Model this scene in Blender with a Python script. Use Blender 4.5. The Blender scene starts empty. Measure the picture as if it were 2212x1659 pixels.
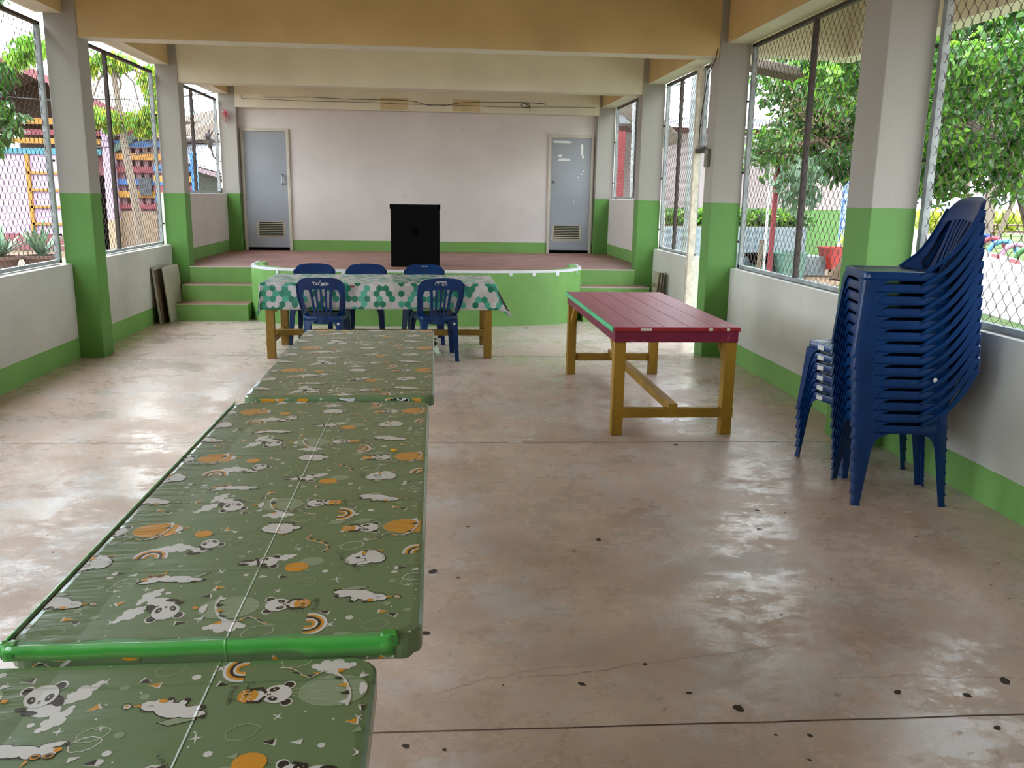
import bpy, bmesh, math, random
import numpy as np
from mathutils import Vector, Matrix
from math import sin, cos, pi, sqrt, exp
random.seed(7); rng = np.random.default_rng(11)
S = bpy.context.scene
COL = S.collection

# ---------------------------------------------------------------- camera
F_PX = 1867.3; yaw, pitch, roll = 0.08998, 0.21536, 0.01569
fw = Vector((sin(yaw)*cos(pitch), cos(yaw)*cos(pitch), -sin(pitch)))
rt = Vector((cos(yaw), -sin(yaw), 0)); up = rt.cross(fw)
r2 = rt*cos(roll)+up*sin(roll); u2 = up*cos(roll)-rt*sin(roll)
cam = bpy.data.cameras.new('camera'); co = bpy.data.objects.new('camera', cam); COL.objects.link(co)
M = Matrix(((r2.x, u2.x, -fw.x), (r2.y, u2.y, -fw.y), (r2.z, u2.z, -fw.z))).to_4x4()
M.translation = (0, 0, 1.55); co.matrix_world = M
cam.sensor_width = 36; cam.lens = 36*F_PX/2212; cam.clip_start = .05; cam.clip_end = 400
S.camera = co
# ---------------------------------------------------------------- sky, sun, exposure
W = bpy.data.worlds.new('sky'); S.world = W; W.use_nodes = True
wn = W.node_tree.nodes; wl = W.node_tree.links
bg = wn['Background']; bg.inputs[1].default_value = 3.6
tc = wn.new('ShaderNodeTexCoord'); nz = wn.new('ShaderNodeTexNoise'); nz.inputs['Scale'].default_value = 2.2; nz.inputs['Detail'].default_value = 5
rp = wn.new('ShaderNodeValToRGB'); rp.color_ramp.elements[0].color = (.66, .82, 1, 1); rp.color_ramp.elements[1].color = (.93, .97, 1, 1)
rp.color_ramp.elements[0].position = .38; rp.color_ramp.elements[1].position = .6
wl.new(tc.outputs['Generated'], nz.inputs['Vector']); wl.new(nz.outputs['Fac'], rp.inputs[0]); wl.new(rp.outputs[0], bg.inputs[0])
sd = bpy.data.lights.new('sun', 'SUN'); sd.energy = 2.4; sd.angle = math.radians(1.2); sd.color = (1, .97, .93)
so = bpy.data.objects.new('sun', sd); COL.objects.link(so)
sdir = Vector((.16, .62, 1.15))          # towards the sun: high, beyond the right-hand side
so.rotation_euler = sdir.to_track_quat('Z', 'Y').to_euler()
S.view_settings.view_transform = 'Standard'; S.view_settings.look = 'None'
S.view_settings.gamma = 1; S.view_settings.use_curve_mapping = False
S.view_settings.exposure = 1.36

# ---------------------------------------------------------------- materials
def srgb(r, g, b):
    f = lambda c: ((c/255+.055)/1.055)**2.4 if c > 10 else c/255/12.92
    return (f(r), f(g), f(b), 1)
class NT:
    def __init__(s, name, rough=.6, spec=.5, metal=0, coat=0):
        s.m = bpy.data.materials.new(name); s.m.use_nodes = True
        s.n = s.m.node_tree.nodes; s.l = s.m.node_tree.links; s.b = s.n['Principled BSDF']
        s.b.inputs['Roughness'].default_value = rough; s.b.inputs['Specular IOR Level'].default_value = spec
        s.b.inputs['Metallic'].default_value = metal; s.b.inputs['Coat Weight'].default_value = coat
        s.b.inputs['Coat Roughness'].default_value = .12
        g = s.n.new('ShaderNodeNewGeometry'); s.pos = g.outputs['Position']
    def add(s, t, **k):
        n = s.n.new(t)
        for a, v in k.items(): setattr(n, a, v)
        return n
    def inp(s, sock, v):
        if hasattr(v, 'links'): s.l.new(v, sock)
        else: sock.default_value = v
    def noise(s, scale, detail=4, rough=.55, vec=None, stretch=None):
        v = vec or s.pos
        if stretch:
            mp = s.add('ShaderNodeMapping'); mp.inputs['Scale'].default_value = stretch; s.l.new(v, mp.inputs[0]); v = mp.outputs[0]
        n = s.add('ShaderNodeTexNoise'); s.l.new(v, n.inputs['Vector'])
        n.inputs['Scale'].default_value = scale; n.inputs['Detail'].default_value = detail; n.inputs['Roughness'].default_value = rough
        return n.outputs['Fac']
    def ramp(s, fac, a, b, ca=(0, 0, 0, 1), cb=(1, 1, 1, 1)):
        r = s.add('ShaderNodeValToRGB'); e = r.color_ramp.elements
        e[0].position = a; e[1].position = b; e[0].color = ca; e[1].color = cb; s.l.new(fac, r.inputs[0]); return r.outputs[0]
    def mix(s, fac, a, b):
        m = s.add('ShaderNodeMix', data_type='RGBA'); s.inp(m.inputs[0], fac); s.inp(m.inputs[6], a); s.inp(m.inputs[7], b); return m.outputs[2]
    def math(s, op, a, b=0, c=0):
        m = s.add('ShaderNodeMath', operation=op); s.inp(m.inputs[0], a); s.inp(m.inputs[1], b); s.inp(m.inputs[2], c); return m.outputs[0]
    def xyz(s, v=None):
        x = s.add('ShaderNodeSeparateXYZ'); s.l.new(v or s.pos, x.inputs[0]); return x.outputs
    def bump(s, h, strength=.3, dist=.01):
        b = s.add('ShaderNodeBump'); b.inputs['Strength'].default_value = strength; b.inputs['Distance'].default_value = dist
        s.l.new(h, b.inputs['Height']); s.l.new(b.outputs[0], s.b.inputs['Normal'])
    def col(s, v): s.inp(s.b.inputs['Base Color'], v)
    def rgh(s, v): s.inp(s.b.inputs['Roughness'], v)

def simple(name, c, rough=.6, var=.12, scale=6, metal=0, spec=.5, coat=0, bump=0, stretch=None):
    t = NT(name, rough, spec, metal, coat)
    d = tuple(x*(1-var) for x in c[:3])+(1,); e = tuple(min(1, x*(1+var)) for x in c[:3])+(1,)
    f = t.noise(scale, stretch=stretch); t.col(t.ramp(f, .3, .7, d, e))
    if bump: t.bump(t.noise(scale*8), bump, .004)
    return t.m

GREEN = srgb(124, 172, 92); WHITE = srgb(214, 211, 206)
def painted(name, white, zsplit, zsplit2=None, green=GREEN, dirt=.25, warm=None):
    """plaster painted white above, green below zsplit (or, on the stage, below zsplit2)"""
    t = NT(name, .55, .35); x = t.xyz()
    w = t.mix(t.ramp(t.noise(1.3, 6), .35, .75), white, tuple(c*(1-dirt) for c in white[:3])+(1,))
    sm = t.ramp(t.noise(3.1, 8, .7), .60, .78); w = t.mix(t.math('MULTIPLY', sm, .35), w, srgb(160, 150, 130))
    if warm: w = t.mix(t.ramp(t.noise(.9, 3), .4, .65), w, warm)
    g = t.mix(t.ramp(t.noise(2.2, 6), .3, .8), green, tuple(c*.8 for c in green[:3])+(1,))
    wob = t.math('MULTIPLY', t.math('SUBTRACT', t.noise(9, 2), .5), .006)
    lim = t.math('ADD', wob, zsplit)
    fac = t.math('LESS_THAN', x[2], lim)
    t.col(t.mix(fac, w, g)); t.bump(t.math('ADD', t.noise(30, 5), t.math('MULTIPLY', t.noise(4, 3), 1.5)), .25, .004)
    return t.m
M_wall_low = painted('plaster_low_band', srgb(204, 202, 192), .193)
M_wall_stage = painted('plaster_stage', srgb(222, 214, 208), .775, dirt=.12)
M_column = painted('column_paint', srgb(160, 155, 146), 1.505, dirt=.08, green=srgb(94, 142, 66))
M_beam = simple('cream_beam_paint', srgb(202, 174, 122), .6, .12, 1.3, bump=.15)
M_beam2 = simple('pale_beam_paint', srgb(226, 218, 196), .6, .08, 1.5, bump=.15)
M_soffit = simple('beam_soffit_paint', srgb(214, 204, 186), .6, .08, 2, bump=.15)
M_ceil = simple('ceiling_paint', srgb(200, 190, 165), .7, .06)
M_green = simple('green_paint', GREEN, .5, .12, 3, bump=.3)
M_white = simple('white_paint', srgb(225, 225, 220), .5, .08, 8)
M_red_floor = simple('worn_red_floor', srgb(150, 108, 98), .5, .22, 3, bump=.2)
M_door = simple('grey_door', srgb(150, 154, 158), .45, .07, 1.5)
M_frame = simple('door_frame_cream', srgb(196, 188, 172), .5, .08)
M_louver = simple('louver_cream', srgb(178, 172, 150), .5, .06)
M_dark = simple('black_void', srgb(4, 4, 4), .9, .1, spec=.05)
M_speaker = simple('black_carpet', srgb(9, 10, 9), .9, .2, 40, spec=.1)
M_tape = simple('white_tape', srgb(232, 232, 236), .35, .05)
M_chair = NT('navy_plastic', .3, .4); M_chair.col(M_chair.ramp(M_chair.noise(5, 5), .3, .75, srgb(1, 38, 84), srgb(2, 52, 106))); M_chair = M_chair.m
M_chair.node_tree.nodes['Principled BSDF'].inputs['Coat Weight'].default_value = .06
M_label = simple('white_label', srgb(200, 200, 196), .5, .1)
M_wire = simple('rusty_wire', srgb(84, 66, 56), .7, .3, 14)
M_pipe = simple('weathered_grey_frame', srgb(150, 156, 156), .6, .3, 9)
M_pipe_dk = simple('rusty_dark_rail', srgb(58, 48, 44), .7, .3, 9)
M_yel = simple('yellow_ochre_wood', srgb(144, 108, 20), .5, .25, 5, stretch=(1, 1, .15), bump=.2)
M_cable = simple('black_cable', srgb(28, 26, 26), .6, .1)
M_steel = simple('steel', srgb(150, 150, 150), .35, .1, metal=.9)
M_board = simple('grey_board', srgb(168, 164, 148), .5, .1, 3)
M_board_edge = simple('board_edge_brown', srgb(96, 78, 56), .7, .2)

def floor_mat():
    t = NT('polished_concrete', .3, .95)
    a = t.mix(t.ramp(t.noise(.8, 10, .68), .38, .62), srgb(212, 188, 170), srgb(176, 150, 132))
    a = t.mix(t.math('MULTIPLY', t.ramp(t.noise(2.1, 9, .68), .46, .66), .55), a, srgb(176, 156, 140))
    worn = t.ramp(t.noise(1.15, 14, .8, stretch=(1, .8, 1)), .50, .57)
    a = t.mix(t.math('MULTIPLY', worn, .55), a, srgb(196, 192, 190))
    gr = t.ramp(t.noise(1.7, 9, .7, stretch=(.8, 1.6, 1)), .6, .75); a = t.mix(t.math('MULTIPLY', gr, .45), a, srgb(88, 84, 80))
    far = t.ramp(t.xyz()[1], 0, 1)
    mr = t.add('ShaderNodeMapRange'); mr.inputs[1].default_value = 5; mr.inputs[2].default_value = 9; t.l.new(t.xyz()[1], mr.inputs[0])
    a = t.mix(t.math('MULTIPLY', mr.outputs[0], .5), a, srgb(208, 190, 180))  # far floor colour lightened and pinked to make up for green bounce light
    a = t.mix(t.math('MULTIPLY', t.ramp(t.noise(16, 3, .6), .67, .73), .4), a, srgb(92, 74, 62))
    t.col(a)
    pz = t.math('ADD', t.math('MULTIPLY', t.noise(1.1, 14, .8, stretch=(1, 1.3, 1)), .75), t.math('MULTIPLY', t.noise(14, 10, .8), .25)); pol = t.ramp(pz, .475, .535)
    t.rgh(t.math('SUBTRACT', .44, t.math('MULTIPLY', pol, .25)))
    t.inp(t.b.inputs['Specular IOR Level'], t.math('ADD', .18, t.math('MULTIPLY', pol, .55)))
    t.bump(t.math('ADD', t.noise(3, 12, .75), t.math('MULTIPLY', worn, .05)), .22, .01)
    return t.m
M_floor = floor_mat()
M_pit = simple('floor_pit_dark', srgb(58, 44, 36), .8, .3, 30)
M_chip = simple('floor_pale_chip', srgb(200, 190, 175), .6, .1, 30)
M_joint = simple('floor_joint', srgb(92, 70, 58), .8, .2)

def film(name, c, rough=.32):
    """printed plastic table film: glossy, with fold creases and wrinkles towards the edges"""
    t = NT(name, rough, .6, 0, .55); t.b.inputs['Coat Roughness'].default_value = .1
    t.col(c); x = t.xyz()
    def ridge(v, per, off, w):
        m = t.math('PINGPONG', t.math('ADD', v, off), per/2); return t.math('MULTIPLY', t.math('MAXIMUM', t.math('SUBTRACT', 1, t.math('DIVIDE', m, w)), 0), .6)
    h = t.math('ADD', ridge(x[1], .43, -.1+.01, .006), t.math('MULTIPLY', ridge(x[0], 3.0, .388, .003), .5))
    wob = t.noise(2.2, 6, .6, stretch=(1.2, 4, 1)); wr = t.noise(7, 4, .55, stretch=(1, 5, 1))
    edge = t.math('MAXIMUM', t.math('MULTIPLY', t.math('SUBTRACT', -.66, x[0]), 7), 0); edge = t.math('MINIMUM', edge, 1.2)
    h = t.math('ADD', h, t.math('ADD', t.math('MULTIPLY', wob, 1.1), t.math('MULTIPLY', t.math('MULTIPLY', wr, edge), 5)))
    t.bump(h, .7, .005); return t.m
F_green = film('film_sage', srgb(102, 126, 88)); F_white = film('film_white', srgb(214, 212, 210)); F_black = film('film_black', srgb(24, 22, 24))
F_orange = film('film_orange', srgb(214, 146, 32)); F_pale = film('film_pale_sage', srgb(140, 156, 126)); F_mid = film('film_line', srgb(170, 184, 152))
F_tape = film('film_green_strip', srgb(66, 160, 62), .3)
FILM = [F_green, F_white, F_black, F_orange, F_pale, F_mid, F_tape]

def hexmat():
    t = NT('hexagon_oilcloth', .3, .5, 0, .2)
    uv = t.add('ShaderNodeUVMap'); uv.uv_map = 'UVMap'
    s = (1, 1.7320508, 1)
    sc = t.add('ShaderNodeVectorMath', operation='SCALE'); t.l.new(uv.outputs[0], sc.inputs[0]); sc.inputs['Scale'].default_value = 1/.058
    def V(op, a, b):
        n = t.add('ShaderNodeVectorMath', operation=op)
        for i, v in enumerate((a, b)):
            if v is None: continue
            if hasattr(v, 'links'): t.l.new(v, n.inputs[i])
            else: n.inputs[i].default_value = v
        return n.outputs
    p = sc.outputs[0]
    def cell(off):
        q = V('ADD', p, off)[0]; d = V('DIVIDE', q, s)[0]; fl = V('FLOOR', d, None)[0]; fr = V('SUBTRACT', d, fl)[0]
        c = V('MULTIPLY', V('SUBTRACT', fr, (.5, .5, .5))[0], s)[0]; ident = V('ADD', fl, off)[0]; return c, ident
    a, ia = cell((0, 0, 0)); b, ib = cell((.5, .8660254, 0))
    la = V('LENGTH', V('MULTIPLY', a, (1, 1, 0))[0], None)[1]; lb = V('LENGTH', V('MULTIPLY', b, (1, 1, 0))[0], None)[1]
    pick = t.math('LESS_THAN', la, lb)
    mv = t.add('ShaderNodeMix', data_type='VECTOR'); t.l.new(pick, mv.inputs[0]); t.l.new(ib, mv.inputs[4]); t.l.new(ia, mv.inputs[5])
    mc = t.add('ShaderNodeMix', data_type='VECTOR'); t.l.new(pick, mc.inputs[0]); t.l.new(b, mc.inputs[4]); t.l.new(a, mc.inputs[5])
    wn_ = t.add('ShaderNodeTexWhiteNoise', noise_dimensions='2D'); t.l.new(mv.outputs[1], wn_.inputs[0])
    r = t.add('ShaderNodeValToRGB'); r.color_ramp.interpolation = 'CONSTANT'; e = r.color_ramp.elements
    e[0].color = srgb(196, 190, 188); e[1].position = .3; e[1].color = srgb(184, 176, 172)
    for ps, c in ((.52, srgb(32, 132, 104)), (.68, srgb(70, 162, 136)), (.84, srgb(16, 110, 82))): q = e.new(ps); q.color = c
    t.l.new(wn_.outputs[0], r.inputs[0])
    # hexagon edge lines
    ab = V('ABSOLUTE', mc.outputs[1], None)[0]; ax = t.xyz(ab)
    d2 = t.math('ADD', t.math('MULTIPLY', ax[0], .5), t.math('MULTIPLY', ax[1], .8660254)); ed = t.math('MAXIMUM', ax[0], d2)
    line = t.math('GREATER_THAN', ed, .482)
    t.col(t.mix(t.math('MULTIPLY', line, .45), r.outputs[0], srgb(150, 170, 160)))
    t.bump(t.noise(3, 4), .3, .01); return t.m
M_hex = hexmat(); M_cloth_back = simple('oilcloth_backing', srgb(60, 58, 56), .8, .1)

def plank_mat(name, c, c2, rough=.5):
    t = NT(name, rough, .4)
    g = t.noise(3, 8, .65, stretch=(6, .7, 6)); a = t.mix(t.ramp(g, .35, .7), c, c2)
    a = t.mix(t.math('MULTIPLY', t.ramp(t.noise(7, 8, .75, stretch=(1, .5, 1)), .6, .68), .5), a, srgb(196, 170, 172))
    t.col(a); t.bump(g, .3, .004); return t.m
M_pink = plank_mat('worn_crimson_planks', srgb(158, 62, 88), srgb(176, 96, 114), .4)
M_crimson = plank_mat('crimson_rail', srgb(120, 26, 52), srgb(100, 20, 42))
M_mint = simple('mint_edge', srgb(78, 176, 120), .5, .1)
M_redlip = simple('red_lip', srgb(140, 24, 30), .5, .15)

# ---------------------------------------------------------------- mesh helpers
class MB:
    def __init__(s): s.v = []; s.f = []; s.m = []; s.uv = None
    def add(s, vs, fs, mi=0):
        o = len(s.v); s.v += [tuple(p) for p in vs]; s.f += [tuple(i+o for i in f) for f in fs]; s.m += [mi]*len(fs)
    def box(s, x0, x1, y0, y1, z0, z1, mi=0, T=None):
        vs = [(x, y, z) for z in (z0, z1) for y in (y0, y1) for x in (x0, x1)]
        if T is not None: vs = [T @ Vector(p) for p in vs]
        s.add(vs, [(0, 2, 3, 1), (4, 5, 7, 6), (0, 1, 5, 4), (2, 6, 7, 3), (0, 4, 6, 2), (1, 3, 7, 5)], mi)
    def bar(s, a, b, w, h, mi=0, upv=(0, 0, 1)):
        a = Vector(a); b = Vector(b); d = (b-a); L = d.length; d.normalize(); u = Vector(upv)
        if abs(d.dot(u)) > .98: u = Vector((1, 0, 0))
        r = d.cross(u).normalized(); u = r.cross(d)
        vs = [a+r*(x*w/2)+u*(z*h/2)+d*(L*t) for t in (0, 1) for z in (-1, 1) for x in (-1, 1)]
        s.add(vs, [(0, 1, 3, 2), (4, 6, 7, 5), (0, 4, 5, 1), (2, 3, 7, 6), (0, 2, 6, 4), (1, 5, 7, 3)], mi)
    def tube(s, pts, r, n=6, mi=0, cap=True):
        pts = [Vector(p) for p in pts]; k = len(pts); rr = r if isinstance(r, (list, tuple)) else [r]*k
        vs = []; prev = None
        for i, p in enumerate(pts):
            d = (pts[min(i+1, k-1)]-pts[max(i-1, 0)]).normalized()
            if prev is None:
                u = Vector((0, 0, 1)) if abs(d.z) < .9 else Vector((1, 0, 0)); a = d.cross(u).normalized()
            else:
                a = (prev-d*prev.dot(d)).normalized()
            prev = a; b = d.cross(a)
            vs += [p+(a*cos(2*pi*j/n)+b*sin(2*pi*j/n))*rr[i] for j in range(n)]
        fs = [(i*n+j, i*n+(j+1) % n, (i+1)*n+(j+1) % n, (i+1)*n+j) for i in range(k-1) for j in range(n)]
        if cap: fs += [tuple(range(n-1, -1, -1)), tuple((k-1)*n+j for j in range(n))]
        s.add(vs, fs, mi)
    def prism(s, poly, z0, z1, mi=0, T=None, axis='z'):
        n = len(poly); mp = {'z': lambda a, b, c: (a, b, c), 'y': lambda a, b, c: (a, c, b), 'x': lambda a, b, c: (c, a, b)}[axis]
        vs = [mp(a, b, z0) for a, b in poly]+[mp(a, b, z1) for a, b in poly]
        if T is not None: vs = [T @ Vector(p) for p in vs]
        s.add(vs, [tuple(range(n-1, -1, -1)), tuple(range(n, 2*n))]+[(i, (i+1) % n, n+(i+1) % n, n+i) for i in range(n)], mi)
    def ell(s, c, r, n=12, m=8, mi=0):
        vs = [(c[0]+r[0]*sin(pi*i/m)*cos(2*pi*j/n), c[1]+r[1]*sin(pi*i/m)*sin(2*pi*j/n), c[2]+r[2]*cos(pi*i/m)) for i in range(m+1) for j in range(n)]
        s.add(vs, [(i*n+j, (i+1)*n+j, (i+1)*n+(j+1) % n, i*n+(j+1) % n) for i in range(m) for j in range(n)], mi)
    def lathe(s, prof, c=(0, 0, 0), n=20, mi=0):
        k = len(prof); vs = [(c[0]+r*cos(2*pi*j/n), c[1]+r*sin(2*pi*j/n), c[2]+z) for r, z in prof for j in range(n)]
        s.add(vs, [(i*n+j, i*n+(j+1) % n, (i+1)*n+(j+1) % n, (i+1)*n+j) for i in range(k-1) for j in range(n)], mi)
    def build(s, name, mats, parent=None, loc=None, smooth=False, bevel=0, sub=0, solid=0):
        me = bpy.data.meshes.new(name); me.from_pydata(s.v, [], s.f)
        if not isinstance(mats, (list, tuple)): mats = [mats]
        for m in mats: me.materials.append(m)
        if len(mats) > 1: me.polygons.foreach_set('material_index', s.m)
        me.update(); bm = bmesh.new(); bm.from_mesh(me)
        if s.uv is None: bmesh.ops.recalc_face_normals(bm, faces=bm.faces) if len(bm.faces) < 30000 and not getattr(s, 'norecalc', 0) else None
        bm.to_mesh(me); bm.free()
        if smooth:
            me.polygons.foreach_set('use_smooth', [True]*len(me.polygons)); me.set_sharp_from_angle(angle=math.radians(42))
        o = bpy.data.objects.new(name, me); COL.objects.link(o)
        if parent: o.parent = parent
        if loc: o.location = loc
        if solid: q = o.modifiers.new('solid', 'SOLIDIFY'); q.thickness = solid; q.offset = -1
        if bevel: q = o.modifiers.new('bevel', 'BEVEL'); q.width = bevel; q.segments = 2; q.limit_method = 'ANGLE'
        if sub: q = o.modifiers.new('sub', 'SUBSURF'); q.levels = q.render_levels = sub
        return o
def tag(o, label=None, cat=None, group=None, kind=None):
    for k, v in (('label', label), ('category', cat), ('group', group), ('kind', kind)):
        if v: o[k] = v
    return o
def empty(name, loc=(0, 0, 0), rz=0, label=None, cat=None, group=None, kind=None):
    o = bpy.data.objects.new(name, None); COL.objects.link(o); o.location = loc; o.rotation_euler = (0, 0, rz); o.empty_display_size = .1
    return tag(o, label, cat, group, kind)
def boxobj(name, b, mat, parent=None, label=None, cat=None, kind=None, bevel=0, loc=None):
    m = MB(); m.box(*b); o = m.build(name, mat, parent, bevel=bevel, loc=loc); return tag(o, label, cat, None, kind)
# ================================================================ SETTING
XL, XLW, XR, XRW = -3.09, -3.305, 2.63, 2.866
Y1a, Y1b, Y2a, Y2b, Y3a, Y3b = 8.27, 8.52, 11.32, 11.56, 14.44, 14.58
SILL, STG = .885, .605
# floor with its own pits, chips and joints
m = MB(); m.box(-3.5, 3.1, -4, 14.9, -.12, 0)
def blob(cx, cy, r, z, mi, sx=1, sy=1, n=12, irr=.25, rot=0):
    pts = []
    for j in range(n):
        a = 2*pi*j/n; q = r*(1+irr*(random.random()-.5)*2); x, y = q*cos(a)*sx, q*sin(a)*sy
        pts.append((cx+x*cos(rot)-y*sin(rot), cy+x*sin(rot)+y*cos(rot), z))
    m.add(pts, [tuple(range(n))], mi)
pits = [(-.015, 3.39, .024), (-.039, 2.872, .016), (.004, 3.375, .006), (.934, 2.341, .018), (1.876, 2.438, .02), (.746, 3.696, .015), (.613, 3.575, .01), (.148, 3.885, .009), (1.532, 5.22, .018), (1.63, 4.033, .013), (1.545, 3.788, .011), (2.261, 3.655, .01), (1.7, 2.364, .014), (1.483, 2.394, .013), (1.686, 2.189, .012), (.804, 2.433, .009), (.704, 2.613, .008), (.469, 2.505, .011), (-.09, 2.217, .012), (.09, 3.326, .009), (.021, 2.193, .007), (1.1, 2.19, .008), (1.0, 2.2, .006), (1.05, 2.08, .006)]
for x, y, r in pits: blob(x, y, r, .0008, 1, 1.1, .8, rot=random.random()*3)
for _ in range(230):
    x = random.uniform(-3, 2.7); y = random.uniform(1.6, 10); blob(x, y, random.uniform(.002, .006), .0008, 1, 1.4, .8, 7, rot=random.random()*3)
for _ in range(40):
    x = random.uniform(-3, 2.7); y = random.uniform(2, 9); blob(x, y, random.uniform(.003, .009), .0008, 2, 1.6, .7, 8, .4, random.random()*3)
for x, y, r in ((2.36, 3.72, .03), (2.4, 3.98, .035), (2.5, 4.05, .02), (2.44, 3.38, .012), (.52, 5.32, .05), (.6, 5.38, .03)): blob(x, y, r, .0009, 2, 1.5, .5, 10, .5, .3)
def jline(y0, y1):
    k = 40; pts = []
    for i in range(k+1):
        x = -3.3+6.15*i/k; y = y0+(y1-y0)*i/k+random.uniform(-.002, .002); pts.append((x, y))
    vs = [(x, y-.0035, .0007) for x, y in pts]+[(x, y+.0035, .0007) for x, y in pts]
    m.add(vs, [(i, i+1, k+2+i, k+1+i) for i in range(k)], 3)
jline(2.335, 2.235); jline(5.41, 5.25); jline(8.39, 8.30)
for cx, cy, L, ang in ((.3, 2.55, .9, .12), (1.3, 2.5, .9, -.1), (-.0, 2.47, .5, .25)):
    k = 24; q = []; y = cy
    for i in range(k+1): y += random.uniform(-.012, .012)+ang*L/k; q.append((cx+L*i/k, y))
    m.add([(a, b, .0007) for a, b in q]+[(a, b+.0012, .0007) for a, b in q], [(i, i+1, k+2+i, k+1+i) for i in range(k)], 3)
m.norecalc = 1
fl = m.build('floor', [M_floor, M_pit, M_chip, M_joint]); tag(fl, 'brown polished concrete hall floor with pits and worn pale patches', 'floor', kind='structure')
# ceiling slab and porch slab
boxobj('ceiling', (-3.75, 3.3, -4.2, 15, 3.45, 3.62), M_ceil, label='cream concrete ceiling slab above the beams', cat='ceiling', kind='structure')
boxobj('ceiling', (3.3, 4.3, -4.2, 8.62, 3.36, 3.52), M_ceil, label='overhanging porch slab outside the right side', cat='ceiling', kind='structure')
# columns
def column(x0, x1, y0, y1, lab, top=3.45):
    boxobj('column', (x0, x1, y0, y1, -.1, top), M_column, label=lab, cat='column', kind='structure', bevel=.008)
column(XLW-.06, XL, Y1a, Y1b, 'white and green column at left, nearest to the camera')
column(XLW-.06, XL-.01, Y2a, Y2b, 'white and green left column beside the stage steps')
column(XLW-.06, XL-.01, Y3a, Y3b, 'left corner column beside the stage door')
column(XR, XRW+.06, 5.14, 5.46, 'largest white and green column at right, behind the stacked chairs')
column(XR, XRW+.06, Y1a, Y1b, 'white and green right column with a switch box')
column(XR, XRW+.06, Y2a, Y2b, 'white and green right column at the stage edge')
column(XR, XRW+.06, Y3a, Y3b, 'right corner column beside the stage door')
for y in (5.14, 2.0, -1.1): column(XLW-.06, XL, y, y+.25, 'white and green left column outside the picture')
for y in (2.0, -1.1): column(XR, XRW+.06, y, y+.28, 'white and green right column outside the picture')
# transverse beams
def tbeam(y0, y1, z, lab, mat, ch=.16):
    e = MB(); e.box(XL-.02, XR+.02, y0+.014, y1-.014, z+.004, 3.45); o = e.build('ceiling_beam', mat); tag(o, lab, 'beam', kind='structure')
    s = MB(); s.box(XL-.02, XR+.02, y0+.014, y1-.014, z, z+.004); s.build('beam_soffit', M_soffit, o)
    return o
tbeam(Y1a+.0, Y1b, 2.832, 'nearest cream beam crossing the hall at the top of the picture', M_beam)
tbeam(Y2a, Y2b, 2.82, 'second pale beam crossing above the stage edge', M_beam2)
b3 = tbeam(Y3a-.02, Y3b, 2.825, 'far beam above the back wall with cables along it', M_beam2)
M_patch = simple('yellow_patch', srgb(212, 190, 146), .6, .1)
for x0, x1 in ((-.86, -.42), (.28, .72)): boxobj('paint_patch', (x0, x1, Y3a-.0095, Y3a-.006, 2.84, 3.02), M_patch, b3, label='yellowed paint patch')
for y in (5.18, 2.03, -1.1): tbeam(y, y+.25, 2.84, 'cream beam crossing the hall above the camera', M_beam)
# longitudinal beams
def lbeam(x0, x1, y0, y1, z, lab):
    e = MB(); e.box(x0, x1, y0, y1, z+.004, 3.45); o = e.build('ceiling_beam', M_beam); tag(o, lab, 'beam', kind='structure')
    s = MB(); s.box(x0, x1, y0, y1, z, z+.004); s.build('beam_soffit', M_soffit, o)
yseg = [(-4, 2.0), (2.28, 5.14), (5.46, Y1a), (Y1b, Y2a), (Y2b, Y3a)]
names = ['behind the camera', 'beside the camera', 'at the nearest bay', 'at the middle bay', 'above the stage']
for (a, b), nm in zip(yseg, names):
    lbeam(2.70, 2.92, a, b, 2.95, 'cream beam along the right side '+nm)
    lbeam(-3.42, -3.2, max(a, -4), b, 3.02, 'cream beam along the left side '+nm)
e = MB(); e.box(3.86, 4.06, -4, 8.62, 2.86, 3.4); tag(e.build('ceiling_beam', M_beam2), 'outer porch beam running along the right side', 'beam', kind='structure')
e = MB(); e.box(2.93, 3.86, Y1a+.02, Y1b, 2.86, 3.4); tag(e.build('ceiling_beam', M_beam2), 'short porch beam beyond the right column', 'beam', kind='structure')
# solid wall section added out of view to block window glare on the floor
for xa, xb, nm in ((2.87, 3.07, 'wall_right'),): boxobj(nm, (xa, xb, -4, 3.3, -.1, 3.45), M_wall_low, label='added solid white wall at the %s out of view, blocking window light' % nm[5:], cat='wall', kind='structure')
# parapet walls
def parapet(side, y0, y1, z1, mat, lab, z0=-.1):
    if side < 0: b = (XLW-.2, XLW, y0, y1, z0, z1)
    else: b = (XRW, XRW+.2, y0, y1, z0, z1)
    return boxobj('wall_left' if side < 0 else 'wall_right', b, mat, label=lab, cat='wall', kind='structure', bevel=.006)
parapet(-1, -4, Y1a, SILL-.01, M_wall_low, 'low white parapet with green foot at left, nearest bay')
parapet(-1, Y1b, Y2a, SILL-.01, M_wall_low, 'low white parapet with green foot at left, middle bay')
parapet(-1, Y2b, Y3a, 1.505, M_wall_stage, 'white parapet beside the stage at left')
parapet(1, 3.3, 5.14, SILL, M_wall_low, 'low white parapet with green foot at right behind the stacked chairs')
parapet(1, 5.46, Y1a, SILL, M_wall_low, 'low white parapet with green foot at right, beside the pink table')
parapet(1, 9.80, Y2a, SILL, M_wall_low, 'short white parapet at right before the stage')
parapet(1, Y2b, Y3a, 1.505, M_wall_stage, 'white parapet beside the stage at right')
boxobj('wall_back', (-3.4, 3.0, Y3b, Y3b+.2, .5, 3.0), M_wall_stage, label='white stage back wall with green foot and patched plaster', cat='wall', kind='structure')
boxobj('wall_front', (-3.5, 3.1, -4.2, -4, -.1, 3.45), M_wall_low, label='white end wall behind the camera', cat='wall', kind='structure')
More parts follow.
